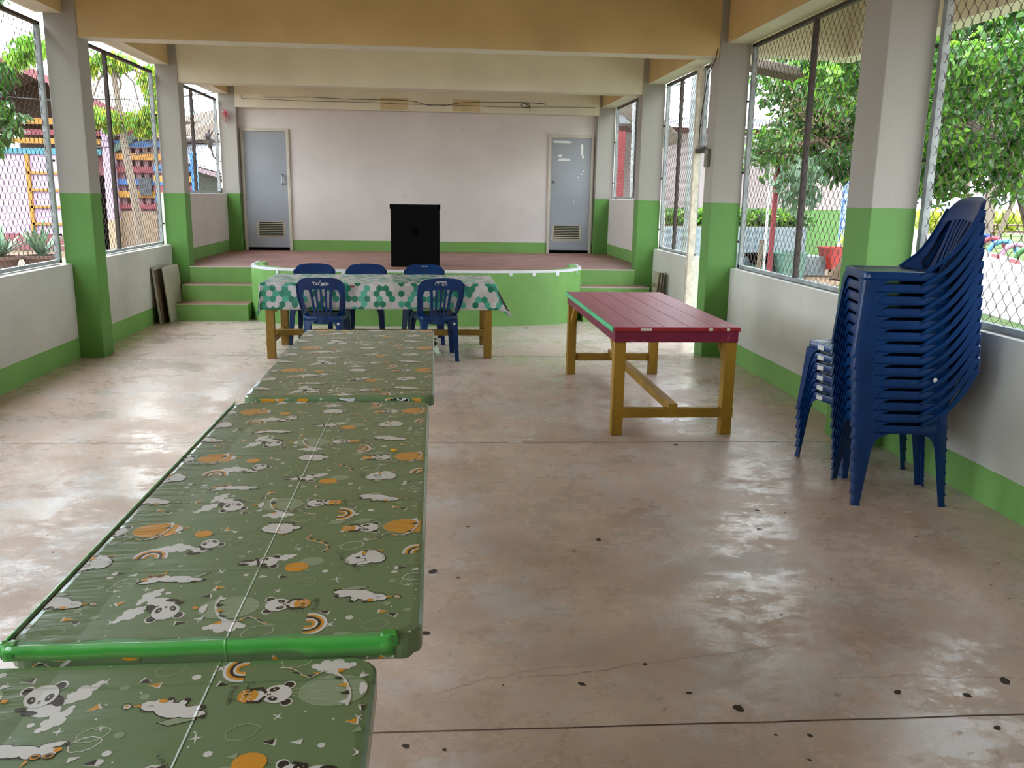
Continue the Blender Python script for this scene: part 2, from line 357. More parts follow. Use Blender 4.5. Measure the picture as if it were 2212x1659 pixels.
# stage floor, curved front, steps
def curve_front(inset=0, ysh=0):
    # outline of the curved front from left to right
    P = []; cy, R = 11.25, 1.0
    xl, xr = -2.285+inset, 1.87-inset
    yF = 10.30+inset
    pts = [(xl, 11.5), (xl, 11.1), (xl+.03, 10.92), (xl+.11, 10.74), (xl+.24, 10.58), (xl+.42, 10.46), (xl+.70, 10.37), (xl+1.1, 10.32), (xl+1.6, 10.295)]
    pr = [(xr-(a-xl), b) for a, b in reversed(pts)]
    return [(a, b+inset if b < 11.3 else b) for a, b in pts+pr]
m = MB(); m.box(-3.30, 2.86, Y2a+.012, Y3b-.0, -.1, STG)
fr = curve_front(.12); m.prism(fr, .3, STG-.002)
o = m.build('stage_floor', M_red_floor); tag(o, 'worn red painted stage floor', 'stage', kind='structure')
m = MB(); out = curve_front(0); inn = curve_front(.12); n = len(out)
vs = [(a, b, -.05) for a, b in out]+[(a, b, .66) for a, b in out]+[(a, b, .66) for a, b in inn]+[(a, b, .5) for a, b in inn]
fs = [];
for i in range(n-1):
    fs += [(i, i+1, n+i+1, n+i), (n+i, n+i+1, 2*n+i+1, 2*n+i), (2*n+i, 2*n+i+1, 3*n+i+1, 3*n+i)]
fs += [(0, n, 2*n, 3*n), (n-1, 4*n-1, 3*n-1, 2*n-1)]
m.add(vs, fs); o = m.build('stage_front', M_green, smooth=True); tag(o, 'curved light green stage front with a white taped rim', 'stage', kind='structure')
# taped rim and tabs as parts
m = MB(); o2 = curve_front(-.003)
vs = [(a, b, .636) for a, b in o2]+[(a, b, .6635) for a, b in o2]+[(a, b, .6635) for a, b in curve_front(.035)]
fs = [];
for i in range(n-1): fs += [(i, i+1, n+i+1, n+i), (n+i, n+i+1, 2*n+i+1, 2*n+i)]
m.add(vs, fs); m.build('white_tape_rim', M_tape, o, solid=.001)
for x, w in ((-2.2, .02), (-1.86, .03), (-1.56, .04), (-1.08, .04), (-.2, .03), (.9, .035), (1.18, .04), (1.48, .05), (1.76, .02)):
    # nearest y on the curve
    for i in range(n-1):
        (a, b), (c, d) = o2[i], o2[i+1]
        if a <= x <= c and c > a: t = (x-a)/(c-a); y = b+(d-b)*t; nx, ny = (d-b), -(c-a); L = sqrt(nx*nx+ny*ny); ang = math.atan2(d-b, c-a); break
    tb = MB(); T = Matrix.Translation((x, y, 0)) @ Matrix.Rotation(ang, 4, 'Z'); tb.box(-w/2, w/2, -.003, -.001, .60, .64, T=T); tb.build('tape_tab', M_tape, o)
edge = MB(); edge.box(-3.1, -2.28, Y2a-.004, Y2a+.03, STG-.012, STG+.002); edge.box(1.87, 2.63, Y2a-.004, Y2a+.03, STG-.012, STG+.002); edge.build('worn_edge', M_chip, bpy.data.objects['stage_floor'])
g = MB(); g.box(-3.1, -2.28, Y2a-.002, Y2a+.011, -.05, STG-.013); g.box(1.87, 2.63, Y2a-.002, Y2a+.011, -.05, STG-.013); g.build('green_riser', M_green, bpy.data.objects['stage_floor'])
def steps(x0, x1, xw, side):
    root = empty('stage_steps', ((x0+x1)/2, 10.7, 0), 0, 'green two-tread stage steps at the '+side+' of the curved front', 'steps', None, 'structure')
    m = MB(); ox = (x0+x1)/2
    for (xa, xb, ya, z) in ((x0, x1, 10.70, .205), (xw, x1, 10.995, .405)) if side == 'left' else ((x0, x1, 10.70, .205), (x0, xw, 10.995, .405)):
        m.box(xa-ox, xb-ox, ya-10.7, Y2a-.01-10.7, -.05 if z < .3 else .2, z-.004)
        t = MB(); t.box(xa-ox, xb-ox, ya-10.7+.02, Y2a-.01-10.7, z-.004, z); t.build('red_tread', M_red_floor, root)
        t = MB(); t.box(xa-ox, xb-ox, ya-10.7-.002, ya-10.7+.02, z-.010, z+.001); t.build('worn_nosing', M_chip, root)
    m.build('riser_block', M_green, root)
steps(-3.17, -2.27, -3.12, 'left'); steps(1.85, 2.80, 2.76, 'right')
# doors
def door(k, x0, x1, hx, lab, scuffs):
    z0, z1 = STG+.015, 2.478; Y = Y3b
    fr = MB(); w = .045
    fr.box(x0-w, x0, Y-.03, Y+.02, STG, z1+w); fr.box(x1, x1+w, Y-.03, Y+.02, STG, z1+w); fr.box(x0, x1, Y-.03, Y+.02, z1, z1+w)
    root = empty('door_%d' % k, ((x0+x1)/2, Y-.03, STG), 0, lab, 'door', None, 'structure')
    lf = MB(); cx = (x0+x1)/2
    def L(b): return (b[0]-cx, b[1]-cx, b[2]-(Y-.03), b[3]-(Y-.03), b[4]-STG, b[5]-STG)
    fr.v = [(a-cx, b-(Y-.03), c-STG) for a, b, c in fr.v]; fr.build('door_frame', M_frame, root, bevel=.004)
    lf.box(*L((x0, x1, Y-.012, Y-.002, STG+.05, z1))); lf.build('door_leaf', M_door, root)
    dk = MB(); dk.box(*L((x0, x1, Y-.004, Y-.001, STG, STG+.05))); dk.build('threshold_gap', M_dark, root)
    # louvre
    lx0, lx1, lz0, lz1 = x0+.15, x1-.06, STG+.2, STG+.46
    if k == 2: lx0, lx1 = x0+.04, x1-.13
    v = MB(); b = .02; mx = (lx0+lx1)/2
    pts = [(lx0+.02, lz0), (lx1-.02, lz0), (lx1, lz0+.08), (lx1, lz1-.08), (lx1-.02, lz1), (lx0+.02, lz1), (lx0, lz1-.08), (lx0, lz0+.08)]
    v.prism([(a-cx, c-STG) for a, c in pts], Y-.014-(Y-.03), Y-.012-(Y-.03)+.0, axis='y')
    lo = v.build('louvre', M_louver, root)
    s = MB(); s2 = MB()
    for i in range(8):
        z = lz0+.03+i*(lz1-lz0-.06)/7
        s.box(*L((lx0+.035, lx1-.035, Y-.024, Y-.013, z-.004, z+.010)))
        s2.box(*L((lx0+.035, lx1-.035, Y-.0155, Y-.0142, z+.010, z+.022)))
    s.build('louvre_slats', M_louver, lo); s2.build('louvre_gaps', M_dark, lo)
    h = MB()
    if k == 1: h.tube([(hx-cx, -.002+.02, 1.66-STG), (hx-cx, -.035, 1.68-STG), (hx-cx, -.035, 1.80-STG), (hx-cx, .018, 1.82-STG)], .011, 8)
    else: h.ell((hx-cx, 0, 1.77-STG), (.022, .02, .022))
    h.build('door_handle', M_steel, root, smooth=True)
    if scuffs:
        p = MB()
        for (a, c, w_, h_) in scuffs:
            nn = 14; q = [(a+w_/2*(1+.12*random.uniform(-1, 1))*math.copysign(abs(cos(2*pi*j/nn))**.5, cos(2*pi*j/nn)), c+h_/2*(1+.12*random.uniform(-1, 1))*math.copysign(abs(sin(2*pi*j/nn))**.5, sin(2*pi*j/nn))) for j in range(nn)]
            p.add([(u-cx, Y-.0125-(Y-.03), w-STG) for u, w in q], [tuple(range(nn))])
        p.build('peeled_patches', M_white, root)
door(1, -3.035, -2.368, -2.45, 'grey stage door at left with a louvre near its foot', None)
door(2, 1.90, 2.565, 1.955, 'grey stage door at right with white peeled patches', [(2.08, 2.41, .3, .04), (2.12, 2.13, .2, .04), (2.05, 2.19, .06, .04), (2.41, 2.29, .04, .17), (2.43, 2.18, .03, .06), (2.42, 1.9, .02, .02), (2.36, 1.85, .02, .015), (2.44, 1.95, .015, .03), (2.3, 1.45, .01, .03), (1.95, .95, .01, .06), (1.94, .85, .01, .04)])
# wire-mesh windows
def wire(y0, y1, z0, z1, x, D=.082, H=.104, r=.0022):
    Wd = D/2; n = int((y1-y0)/Wd); k = int((z1-z0)/(H/2))+1; V = []; Fc = []
    ang = [0, 2*pi/3, 4*pi/3]
    for i in range(n):
        pts = []
        for j in range(k):
            z = z0+j*H/2; right = (i+j) % 2; y = y0+(i+right)*Wd+(.0012 if right else -.0012)*-1
            zz = min(z, z1); xx = x+(.002 if right else -.002)
            pts += [(xx, y, max(z0, zz-.011)), (xx, y, min(z1, zz+.011))]
        P = np.array(pts); o = len(V)
        for p in pts:
            for a in ang: V.append((p[0]+r*cos(a), p[1]+r*sin(a), p[2]))
        for q in range(len(pts)-1):
            for c in range(3): Fc.append((o+q*3+c, o+q*3+(c+1) % 3, o+(q+1)*3+(c+1) % 3, o+(q+1)*3+c))
    return V, Fc
WN = [0]
def window(side, y0, y1, z0, z1, mull, lab, extra=None):
    WN[0] += 1; x = -3.41 if side < 0 else 2.955
    root = empty('window_%d' % WN[0], (x, (y0+y1)/2, z0), 0, lab, 'window', None, 'structure')
    ym = (y0+y1)/2; s = .042
    f = MB(); f.box(-s/2, s/2, y0-ym, y0-ym+s, 0, z1-z0); f.box(-s/2, s/2, y1-ym-s, y1-ym, 0, z1-z0); f.box(-s/2, s/2, y0-ym, y1-ym, 0, .03)
    f.build('window_frame', M_pipe, root)
    t = MB(); t.box(-s/2, s/2, y0-ym, y1-ym, z1-z0-.03, z1-z0); t.build('top_rail', M_pipe_dk, root)
    for q in mull:
        u = MB(); u.box(-.018, .018, q-ym-.022, q-ym+.022, .03, z1-z0-.03); u.build('mullion', M_pipe_dk, root)
    V, Fc = wire(y0+s/2, y1-s/2, z0+.02, z1-.02, x)
    w = MB(); w.v = [(a-x, b-ym, c-z0) for a, b, c in V]; w.f = Fc; w.m = [0]*len(Fc); w.norecalc = 1; w.build('wire_mesh', M_wire, root)
    h = MB()
    for z in (.25, .9, 1.55):
        if z < z1-z0: h.ell((-.03*side, y1-ym+.005, z), (.012, .012, .012), 8, 6)
    h.build('fixing_bolts', M_pipe_dk, root)
    return root
window(-1, 5.42, Y1a-.01, SILL, 2.945, [6.9], 'wire mesh window at left in the nearest bay')
window(-1, Y1b+.01, Y2a-.01, SILL, 2.945, [9.80], 'wire mesh window at left in the middle bay')
window(-1, Y2b+.01, Y3a-.01, 1.51, 2.945, [13.05], 'wire mesh window at left beside the stage')
window(1, 3.31, 5.12, SILL+.005, 2.945, [], 'wire mesh window at right behind the stacked chairs')
window(1, 5.48, Y1a-.01, SILL+.005, 2.945, [6.92], 'wire mesh window at right beyond the pink table')
w2 = window(1, 9.80, Y2a-.01, SILL+.005, 2.955, [10.66], 'wire mesh window at right before the stage')
window(1, Y2b+.01, Y3a-.01, 1.51, 2.96, [13.0], 'wire mesh window at right beside the stage')
window(1, 8.56, 9.71, 2.08, 2.955, [], 'small mesh transom above the side doorway')
boxobj('trim_1', (2.87, 2.94, 9.72, 9.785, 0, 2.955), simple('flaking_post', srgb(206, 196, 178), .7, .25, 14, bump=.4), label='flaking white door post before the stage parapet', cat='post', kind='structure')
boxobj('trim_2', (2.88, 2.95, Y1b, 9.72, 2.03, 2.075), M_pipe_dk, label='dark transom bar over the side doorway', cat='rail', kind='structure')
# cables on the far beam
def cable(name, pts, r, mat, lab, cat='cable'):
    m = MB(); m.tube(pts, r, 6); return tag(m.build(name, mat, smooth=True), lab, cat)
yb = Y3a-.014
def wav(x0, x1, z, sags, n=50):
    return [(x0+(x1-x0)*i/n, yb-.004, z(x0+(x1-x0)*i/n)) for i in range(n+1)]
cable('wall_cable', [(-3.0, yb, 3.01), (-3.0, yb, 2.955)]+wav(-2.98, 2.6, lambda x: 2.95-.035*(min(x, 1.9)+3)/4.9*1+.004*sin(4*x)+(.02*(x-.9) if x > .9 else 0), 0), .003, M_cable, 'thin lower cable stapled along the far beam')
cable('wall_cable', wav(-2.68, 1.75, lambda x: 3.0-.018*abs(sin(1.9*x+.6))-(.08*exp(-((x+.0)/.32)**2)), 0)+[(1.78, yb, 2.96)], .004, M_cable, 'sagging upper cable along the far beam')
cable('cable_loop', [(1.45+.07*sin(a/3)*(1), yb-.01, 2.955+.035*cos(a/3)) for a in range(0, 19)]+[(1.52, yb-.01, 2.93), (1.52, yb-.01, 2.86)], .005, M_cable, 'looped cable end hanging at the right of the far beam')
# switch box and wire on the right column
r = empty('switch_box', (XR-.001, 8.42, 1.93), 0, 'grey switch box on the inner face of the right column', 'switch box')
m = MB(); m.box(-.03, 0, -.05, .05, -.09, .08); m.build('box_body', simple('switch_grey', srgb(120, 118, 104), .5, .1), r, bevel=.006)
m = MB(); m.box(-.034, -.03, -.02, .02, -.03, .03); m.build('switch_cover', simple('switch_plate', srgb(150, 146, 130), .5, .1), r)
cable('switch_cable', [(2.6, 8.24, 2.90), (2.6, 8.3, 2.80), (2.6, 8.5, 2.7), (2.62, 8.62, 2.55), (2.63, 8.72, 2.4), (2.64, 8.80, 2.2), (2.63, 8.76, 2.08), (2.60, 8.60, 2.02), (2.60, 8.46, 2.03), (2.605, 8.40, 2.0), (2.605, 8.39, 1.95)], .005, M_cable, 'thin black wire looping down to the grey switch box')
# red ribbon
m = MB()
for i in range(26):
    a = random.random()*6.28; L = random.uniform(.05, .16); p = Vector((-3.24, 14.38, 2.75)); d = Vector((cos(a)*.6, .1*sin(a*3), sin(a)-.25))
    m.bar(p, p+d*L, .018, .002)
tag(m.build('ribbon_bow', simple('red_ribbon', srgb(176, 24, 44), .4, .2)), 'frayed red ribbon bow at the top of the left stage window', 'ribbon')
# light paint splats on stage front
m = MB()
for (x, z, rr) in ((-1.93, .44, .018), (-1.9, .46, .012), (-1.97, .43, .01), (-1.3, .12, .012)):
    y = {-1.93: 10.52, -1.9: 10.505, -1.97: 10.54, -1.3: 10.335}[x]; m.ell((x, y-.0, z), (rr, .012, rr), 8, 6)
m.build('paint_flake', M_white, bpy.data.objects['stage_front'])
# ================================================================ OBJECTS
# ---- speaker cabinet on the stage
r = empty('speaker_cabinet', (-.26, 11.72, STG), 0, 'tall black carpeted speaker cabinet standing on the stage with its back to the hall', 'speaker')
m = MB(); m.box(-.318, .318, -.22, .28, .0, .80); m.build('cabinet_body', M_speaker, r, bevel=.012)
m = MB(); m.box(-.045, .04, -.2215, -.2195, .40, .515); m.build('terminal_plate', M_dark, r)
for sx in (-1, 1):
    m = MB(); m.box(min(sx*.327, sx*.285), max(sx*.327, sx*.285), -.228, -.17, .74, .807); m.build('corner_protector', M_dark, r, bevel=.01)

# ---- wooden trestle tables
def wooden_table(x0, x1, y0, y1, H, lab, pink, legy0=None):
    cx, cy = (x0+x1)/2, (y0+y1)/2
    r = empty('wooden_table', (cx, cy, 0), 0, lab, 'table')
    hx, hy = (x1-x0)/2, (y1-y0)/2; L = .075
    long_y = hy > hx
    mt = M_pink if pink else M_yel
    m = MB()
    if pink:
        k = 5; w = 2*hx/k; 
        for i in range(k): m.box(-hx+i*w+.0015, -hx+(i+1)*w-.0015, -hy, hy, H-.024, H)
        m.build('plank_top', M_pink, r, bevel=.002)
        m = MB(); m.box(-hx-.012, -hx, -hy, hy, H-.03, H+.001); m.build('mint_edging', M_mint, r, bevel=.003)
        m = MB(); m.box(-hx, hx, -hy-.008, -hy, H-.026, H-.002); m.build('red_front_lip', M_redlip, r, bevel=.003)
        for x, w2 in ((-.21, .07), (.22, .025), (.335, .02)): m = MB(); m.box(x-w2/2, x+w2/2, -hy-.0095, -hy-.008, H-.022, H-.004); m.build('paint_chip', M_chip, r)
    else:
        m.box(-hx, hx, -hy, hy, H-.024, H); m.build('plank_top', M_yel, r)
    a = MB(); e = .022; z0, z1 = H-.10, H-.026
    for b in ((-hx+.01, hx-.01, -hy+.005, -hy+.005+e), (-hx+.01, hx-.01, hy-.005-e, hy-.005), (-hx+.01, -hx+.01+e, -hy+.005+e, hy-.005-e), (hx-.01-e, hx-.01, -hy+.005+e, hy-.005-e)):
        a.box(*b, z0, z1)
    a.build('apron', M_crimson if pink else M_yel, r, bevel=.002)
    lx, ly = hx-.05, hy-.05
    for sx in (-1, 1):
        for sy in (-1, 1):
            m = MB(); m.box(sx*lx-L/2, sx*lx+L/2, sy*ly-L/2, sy*ly+L/2, 0, z0 if False else H-.026-.0 if False else z0); m.build('leg', M_yel, r, bevel=.004)
            b = MB()
            if long_y: b.bar((sx*lx, sy*(ly-.04), z0-.16), (sx*lx, sy*(ly-.22), z0+.01), .035, .045)
            else: b.bar((sx*(lx-.04), sy*ly, z0-.16), (sx*(lx-.22), sy*ly, z0+.01), .035, .045)
            b.build('corner_brace', M_yel, r)
    zs = .155
    for s in (-1, 1):
        m = MB()
        if long_y: m.box(-lx-L/2-.003, lx+L/2+.003, *sorted((s*(ly+L/2+.003), s*(ly+L/2-.04))), zs-.035, zs+.03)
        else: m.box(*sorted((s*(lx+L/2+.003), s*(lx+L/2-.04))), -ly-L/2-.003, ly+L/2+.003, zs-.035, zs+.03)
        m.build('cross_rail', M_yel, r, bevel=.003)
    m = MB()
    if long_y: m.box(-.03, .03, -ly-.046, ly+.046, zs+.005, zs+.06)
    else: m.box(-lx-.046, lx+.046, -.03, .03, zs+.005, zs+.06)
    m.build('long_stretcher', M_yel, r, bevel=.003)
    return r
wooden_table(1.145, 1.985, 5.44, 7.52, .727, 'pink plank table with yellow legs and a mint green edge', True)
wooden_table(-1.60, .55, 8.20, 9.08, .715, 'yellow legged table under the teal hexagon cloth', False)

# ---- hexagon oilcloth
def drape():
    x0, x1, y0, y1, Z = -1.615, .565, 8.185, 9.095, .722
    hL, hR, hF, hB = .17, .20, .245, .17
    us = sorted(set([x0-hL+i*(x1-x0+hL+hR)/96 for i in range(97)]+[x0, x1])); vs_ = sorted(set([y0-hF+i*(y1-y0+hF+hB)/54 for i in range(55)]+[y0, y1]))
    V = []; UV = []; idx = {}
    for j, v in enumerate(vs_):
        for i, u in enumerate(us):
            ex = max(x0-u, u-x1, 0); ey = max(y0-v, v-y1, 0); sx = -1 if u < x0 else 1; sy = -1 if v < y0 else 1
            x = min(max(u, x0), x1); y = min(max(v, y0), y1); z = Z
            if ex > 0 and ey > 0:
                dd = sqrt(ex*ex+ey*ey); mn = min(ex, ey); z -= dd*(1.08 if sx < 0 else 1); x += sx*((.10*ex+.42*mn) if sx > 0 else (.06*ex+.12*mn)); y += sy*(.02+.30*mn)*.5
                if sx > 0 and sy < 0: x += .25*mn
            elif ex > 0: z -= ex; x += sx*(.012+ex*(.22 if sx > 0 else .08)); y += .01*sin(u*60)*ex*4
            elif ey > 0: z -= ey; y += sy*(.008+.010*sin(u*9)*min(1, ey*8)+ey*.02); z -= .006*sin(u*3.1)*ey*3
            else: z += .0012*sin(u*13)*sin(v*17)+.0025*max(0, sin(u*5.1+v*3))**6
            V.append((x+.525, y-8.64, z)); UV.append((u, v))
    n = len(us); F = [(j*n+i, j*n+i+1, (j+1)*n+i+1, (j+1)*n+i) for j in range(len(vs_)-1) for i in range(n-1)]
    me = bpy.data.meshes.new('tablecloth'); me.from_pydata(V, [], F); uv = me.uv_layers.new(name='UVMap')
    for p in me.polygons:
        for li, vi in zip(p.loop_indices, p.vertices): uv.data[li].uv = UV[vi]
    me.materials.append(M_hex); me.materials.append(M_cloth_back)
    me.polygons.foreach_set('use_smooth', [True]*len(me.polygons))
    o = bpy.data.objects.new('tablecloth', me); COL.objects.link(o); o.location = (-.525, 8.64, 0)
    q = o.modifiers.new('solid', 'SOLIDIFY'); q.thickness = .0015; q.offset = -1; q.material_offset = 1; q.material_offset_rim = 0
    tag(o, 'white and teal hexagon oilcloth draped over the yellow legged table', 'tablecloth')
    m = MB(); m.box(-.79+.525, -.755+.525, 8.172-8.64, 8.174-8.64, .685, .70); m.build('red_scrap', M_redlip, o)
drape()

# ---- printed film: shapes in table coordinates
NK = [0]
SH = []   # (layer, colour index, polygon)
WT, BK, OR, PA, LN = 1, 2, 3, 4, 5
class Fr:
    def __init__(s, cx, cy, ang=0, sc=1, mir=1): s.c = (cx, cy); s.a = math.radians(ang); s.s = sc; s.m = mir
    def p(s, u, v): v *= s.m; return (s.c[0]+s.s*(u*cos(s.a)-v*sin(s.a)), s.c[1]+1.22*s.s*(u*sin(s.a)+v*cos(s.a)))
    def poly(s, L, c, pts): NK[0] = (NK[0]+1) % 60; SH.append((L+NK[0]*.015, c, [s.p(*q) for q in pts]))
    def el(s, L, c, u, v, a, b, rot=0, n=14):
        t = math.radians(rot); s.poly(L, c, [(u+a*cos(2*pi*i/n)*cos(t)-b*sin(2*pi*i/n)*sin(t), v+a*cos(2*pi*i/n)*sin(t)+b*sin(2*pi*i/n)*cos(t)) for i in range(n)])
    def line(s, L, c, pts, w):
        l = []; r = []; k = len(pts)
        for i, q in enumerate(pts):
            a = pts[max(i-1, 0)]; b = pts[min(i+1, k-1)]; d = (b[0]-a[0], b[1]-a[1]); n = math.hypot(*d) or 1; nx, ny = -d[1]/n*w/2, d[0]/n*w/2
            l.append((q[0]+nx, q[1]+ny)); r.append((q[0]-nx, q[1]-ny))
        for i in range(k-1): s.poly(L, c, [l[i], l[i+1], r[i+1], r[i]])
def circ(r, rr=1, n=24, a0=0, a1=2*pi): return [(r*cos(a0+(a1-a0)*i/n), rr*r*sin(a0+(a1-a0)*i/n)) for i in range(n+1)]
def panda_head(f, u, v, r=.0245):
    for s in (-1, 1):
        f.el(0, WT, u+.018, v+s*.0215, .0105, .010); f.el(1, BK, u+.017, v+s*.021, .0085, .0075)
    f.el(2, WT, u, v, r, r*.92)
    for s in (-1, 1):
        f.el(3, BK, u-.006, v+s*.0115, .0085, .0052, s*18); f.el(4, WT, u-.006, v+s*.0105, .0018, .0018, 0, 6)
    f.el(3, BK, u-.0115, v, .0016, .0028, 0, 6); f.line(3, BK, [(u-.013, v), (u-.016, v)], .001); f.line(3, BK, [(u-.015, v-.003), (u-.0165, v), (u-.015, v+.003)], .001)
def balloon(f, orange):
    # local +u runs from the basket through the head to the top of the balloon
    panda_head(f, 0, 0)
    f.line(1, WT, [(-.04, .012), (-.02, .008)], .008)
    f.poly(0, WT, [(-.045, -.013), (-.018, -.008), (-.018, .008), (-.045, .013)])
    for s in (-1, 1): f.line(2, BK, [(-.018, s*.004), (-.028, s*.017), (-.048, s*.0145)], .006)
    f.el(1, OR, -.048, 0, .017, .0165)
    for k in (0, .010): f.line(3, WT, [(-.058+k, -.013), (-.053+k, -.008), (-.058+k, -.003), (-.053+k, .003), (-.058+k, .008), (-.053+k, .013)], .0016)
    c = OR if orange else PA
    f.el(0, c, .094, 0, .058, .038); f.el(1, LN if not orange else OR, .094, 0, .0, .0, 0, 3)
    for s in (-1, 0, 1): f.line(2, LN, [(.022, s*.004), (.045, s*.014), (.094, s*.022), (.15, s*.004)], .0012)
    f.line(1, LN, circ(.001, 1, 4), .0005)
    f.line(2, LN, [(.094+.058*cos(a), .038*sin(a)) for a in [2*pi*i/24 for i in range(25)]], .0012)
    f.poly(3, WT, [(.152, 0), (.148, .010), (.140, .017), (.137, .008), (.137, -.008), (.140, -.017), (.148, -.010)])
    f.poly(3, OR, [(.154, .0), (.165, .002), (.165, .010), (.156, .009)])
    # bunting across the balloon and down beside the basket
    path = [(.118, .041), (.122, .02), (.119, 0), (.112, -.02), (.10, -.038), (.085, -.048), (.07, -.050), (.06, -.042), (.048, -.036), (.036, -.044), (.026, -.056), (.012, -.066), (-.006, -.068)]
    f.line(4, WT, path[:6], .006); f.line(4, WT, path[5:], .0022)
    cols = [WT, BK, OR, BK, WT, BK, OR, BK, OR, BK, OR]
    for i in range(len(path)-2):
        a, b = path[i], path[i+1]; d = (b[0]-a[0], b[1]-a[1]); n = math.hypot(*d); nx, ny = d[1]/n, -d[0]/n
        mid = ((a[0]+b[0])/2, (a[1]+b[1])/2); f.poly(5, cols[i], [(a[0]*.8+b[0]*.2, a[1]*.8+b[1]*.2), (a[0]*.2+b[0]*.8, a[1]*.2+b[1]*.8), (mid[0]-abs(nx)*.013-.004, mid[1]-ny*.004)])
def cloud(f, c=WT, outline=False, sc=1):
    pts = []
    lob = [(0, 0, .016), (.02, .004, .014), (.034, 0, .009), (-.02, .002, .013), (-.034, -.002, .008), (.002, .012, .014), (-.006, -.010, .012), (.016, -.009, .010)]
    if not outline:
        for u, v, r in lob: f.el(0, c, u*sc, v*sc, r*sc, r*sc*.8)
    else:
        n = 40; q = []
        for i in range(n+1):
            a = 2*pi*i/n; R = .034*sc/sqrt(cos(a)**2+(sin(a)/.62)**2)*(1+.13*abs(sin(a*3.5))); q.append((R*cos(a), R*sin(a)))
        f.line(0, c, q, .0018)
def rainbow(f):
    for r, w, c in ((.030, .0055, WT), (.0245, .005, OR), (.0195, .005, BK), (.0145, .004, WT), (.010, .005, OR)):
        f.line(1, c, [(r*cos(a), r*sin(a)) for a in [pi*i/12-pi/2 for i in range(13)]]+[(-.006, r)], w)
        f.line(1, c, [(-.006, -r), (0, -r)], w)
def star(f, r=.012):
    f.poly(0, WT, [(r*(1 if i % 2 == 0 else .22)*cos(i*pi/4), r*(1 if i % 2 == 0 else .22)*sin(i*pi/4)) for i in range(8)])
def tri(f, c=BK, white=True):
    if white: f.poly(0, WT, [(-.0115, -.0065), (.011, .001), (-.0115, .0085)])
    f.poly(1, c, [(-.009, -.006), (.010, 0), (-.007, .006)])
def blobs(f, parts, w=.0018):
    for (u, v, a, b, rot) in parts: f.el(1, BK, u, v, a+w, b+w, rot, 18)
    for (u, v, a, b, rot) in parts: f.el(2, WT, u, v, a, b, rot, 18)
def hoof(f, u, v, rot=0): f.el(3, BK, u, v, .0052, .004, rot, 8)
def horn(f, u, v, ang, L=.014):
    a = math.radians(ang); d = (cos(a), sin(a)); n = (-d[1], d[0]); f.poly(4, OR, [(u+n[0]*.003, v+n[1]*.003), (u-n[0]*.003, v-n[1]*.003), (u+d[0]*L, v+d[1]*L)])
def uni_fly(f, shades=False):
    f.poly(0, BK, [(-.034, .004), (-.05, .016), (-.012, .034), (.010, .028), (-.012, .014)]) if not shades else f.poly(0, BK, [(.03, .004), (.05, .018), (.066, .022), (.06, .012), (.04, -.004)])
    if not shades: f.poly(1, PA, [(-.034, .006), (-.046, .016), (-.012, .0325), (.007, .0275), (-.014, .016)])
    else: f.poly(1, PA, [(.032, .005), (.05, .016), (.063, .020), (.058, .012), (.04, -.002)])
    if not shades:
        blobs(f, [(0, 0, .028, .016, -8), (-.036, .006, .020, .0075, 12), (-.032, -.006, .016, .006, 18), (-.010, -.016, .010, .006, 70), (.012, -.015, .009, .005, 60), (.034, -.006, .018, .0115, -4), (.024, -.016, .010, .006, 0)])
        f.el(4, OR, .022, -.018, .007, .0045); hoof(f, -.054, .010); hoof(f, -.046, -.011); hoof(f, -.014, -.025); hoof(f, .012, -.024)
        horn(f, .050, -.004, 8); f.line(4, BK, [(.03, -.004), (.034, -.008), (.038, -.004)], .001)
        f.line(5, BK, [(.072, -.008), (.062, -.001), (.068, .006), (.078, .003), (.080, -.006), (.072, -.008)], .0014); f.el(2, WT, .071, -.001, .006, .005); f.el(3, OR, .072, -.001, .003, .0025)
        f.line(4, BK, [(.030, .006), (.040, .010), (.048, .006)], .0011)
    else:
        blobs(f, [(0, 0, .034, .011, 0), (-.030, .006, .018, .010, 10), (-.046, .006, .015, .009, 0), (-.050, -.008, .018, .005, 8), (.040, -.006, .020, .005, -10), (.024, -.012, .018, .004, 0)])
        for u in (-.052, -.034): f.el(3, BK, u, .014, .0085, .006); f.el(4, OR, u, .014, .0072, .0048); f.el(5, BK, u, .014, .0048, .003)
        f.el(4, OR, -.060, .003, .006, .0045); hoof(f, -.068, -.007); hoof(f, .058, -.010); hoof(f, .038, -.015); horn(f, -.026, .02, 75); f.line(4, BK, [(-.012, .010), (-.004, .016), (.006, .010)], .0011)
def uni_fat(f):
    blobs(f, [(0, 0, .034, .021, 0), (.016, -.014, .017, .011, 10), (-.018, .019, .007, .005, 60), (-.004, .021, .007, .005, 80), (.012, .020, .007, .005, 70), (.024, .017, .007, .005, 60), (.038, .002, .010, .007, 0)])
    for u in (-.020, -.004, .013, .026): hoof(f, u, .026 if u < .02 else .023)
    f.el(4, OR, .004, -.010, .005, .003); horn(f, .016, -.024, -85, .010); f.line(4, BK, [(.008, -.014), (.012, -.018), (.017, -.015)], .001); f.line(4, BK, [(-.036, -.006), (-.046, -.012), (-.040, .002)], .0012)
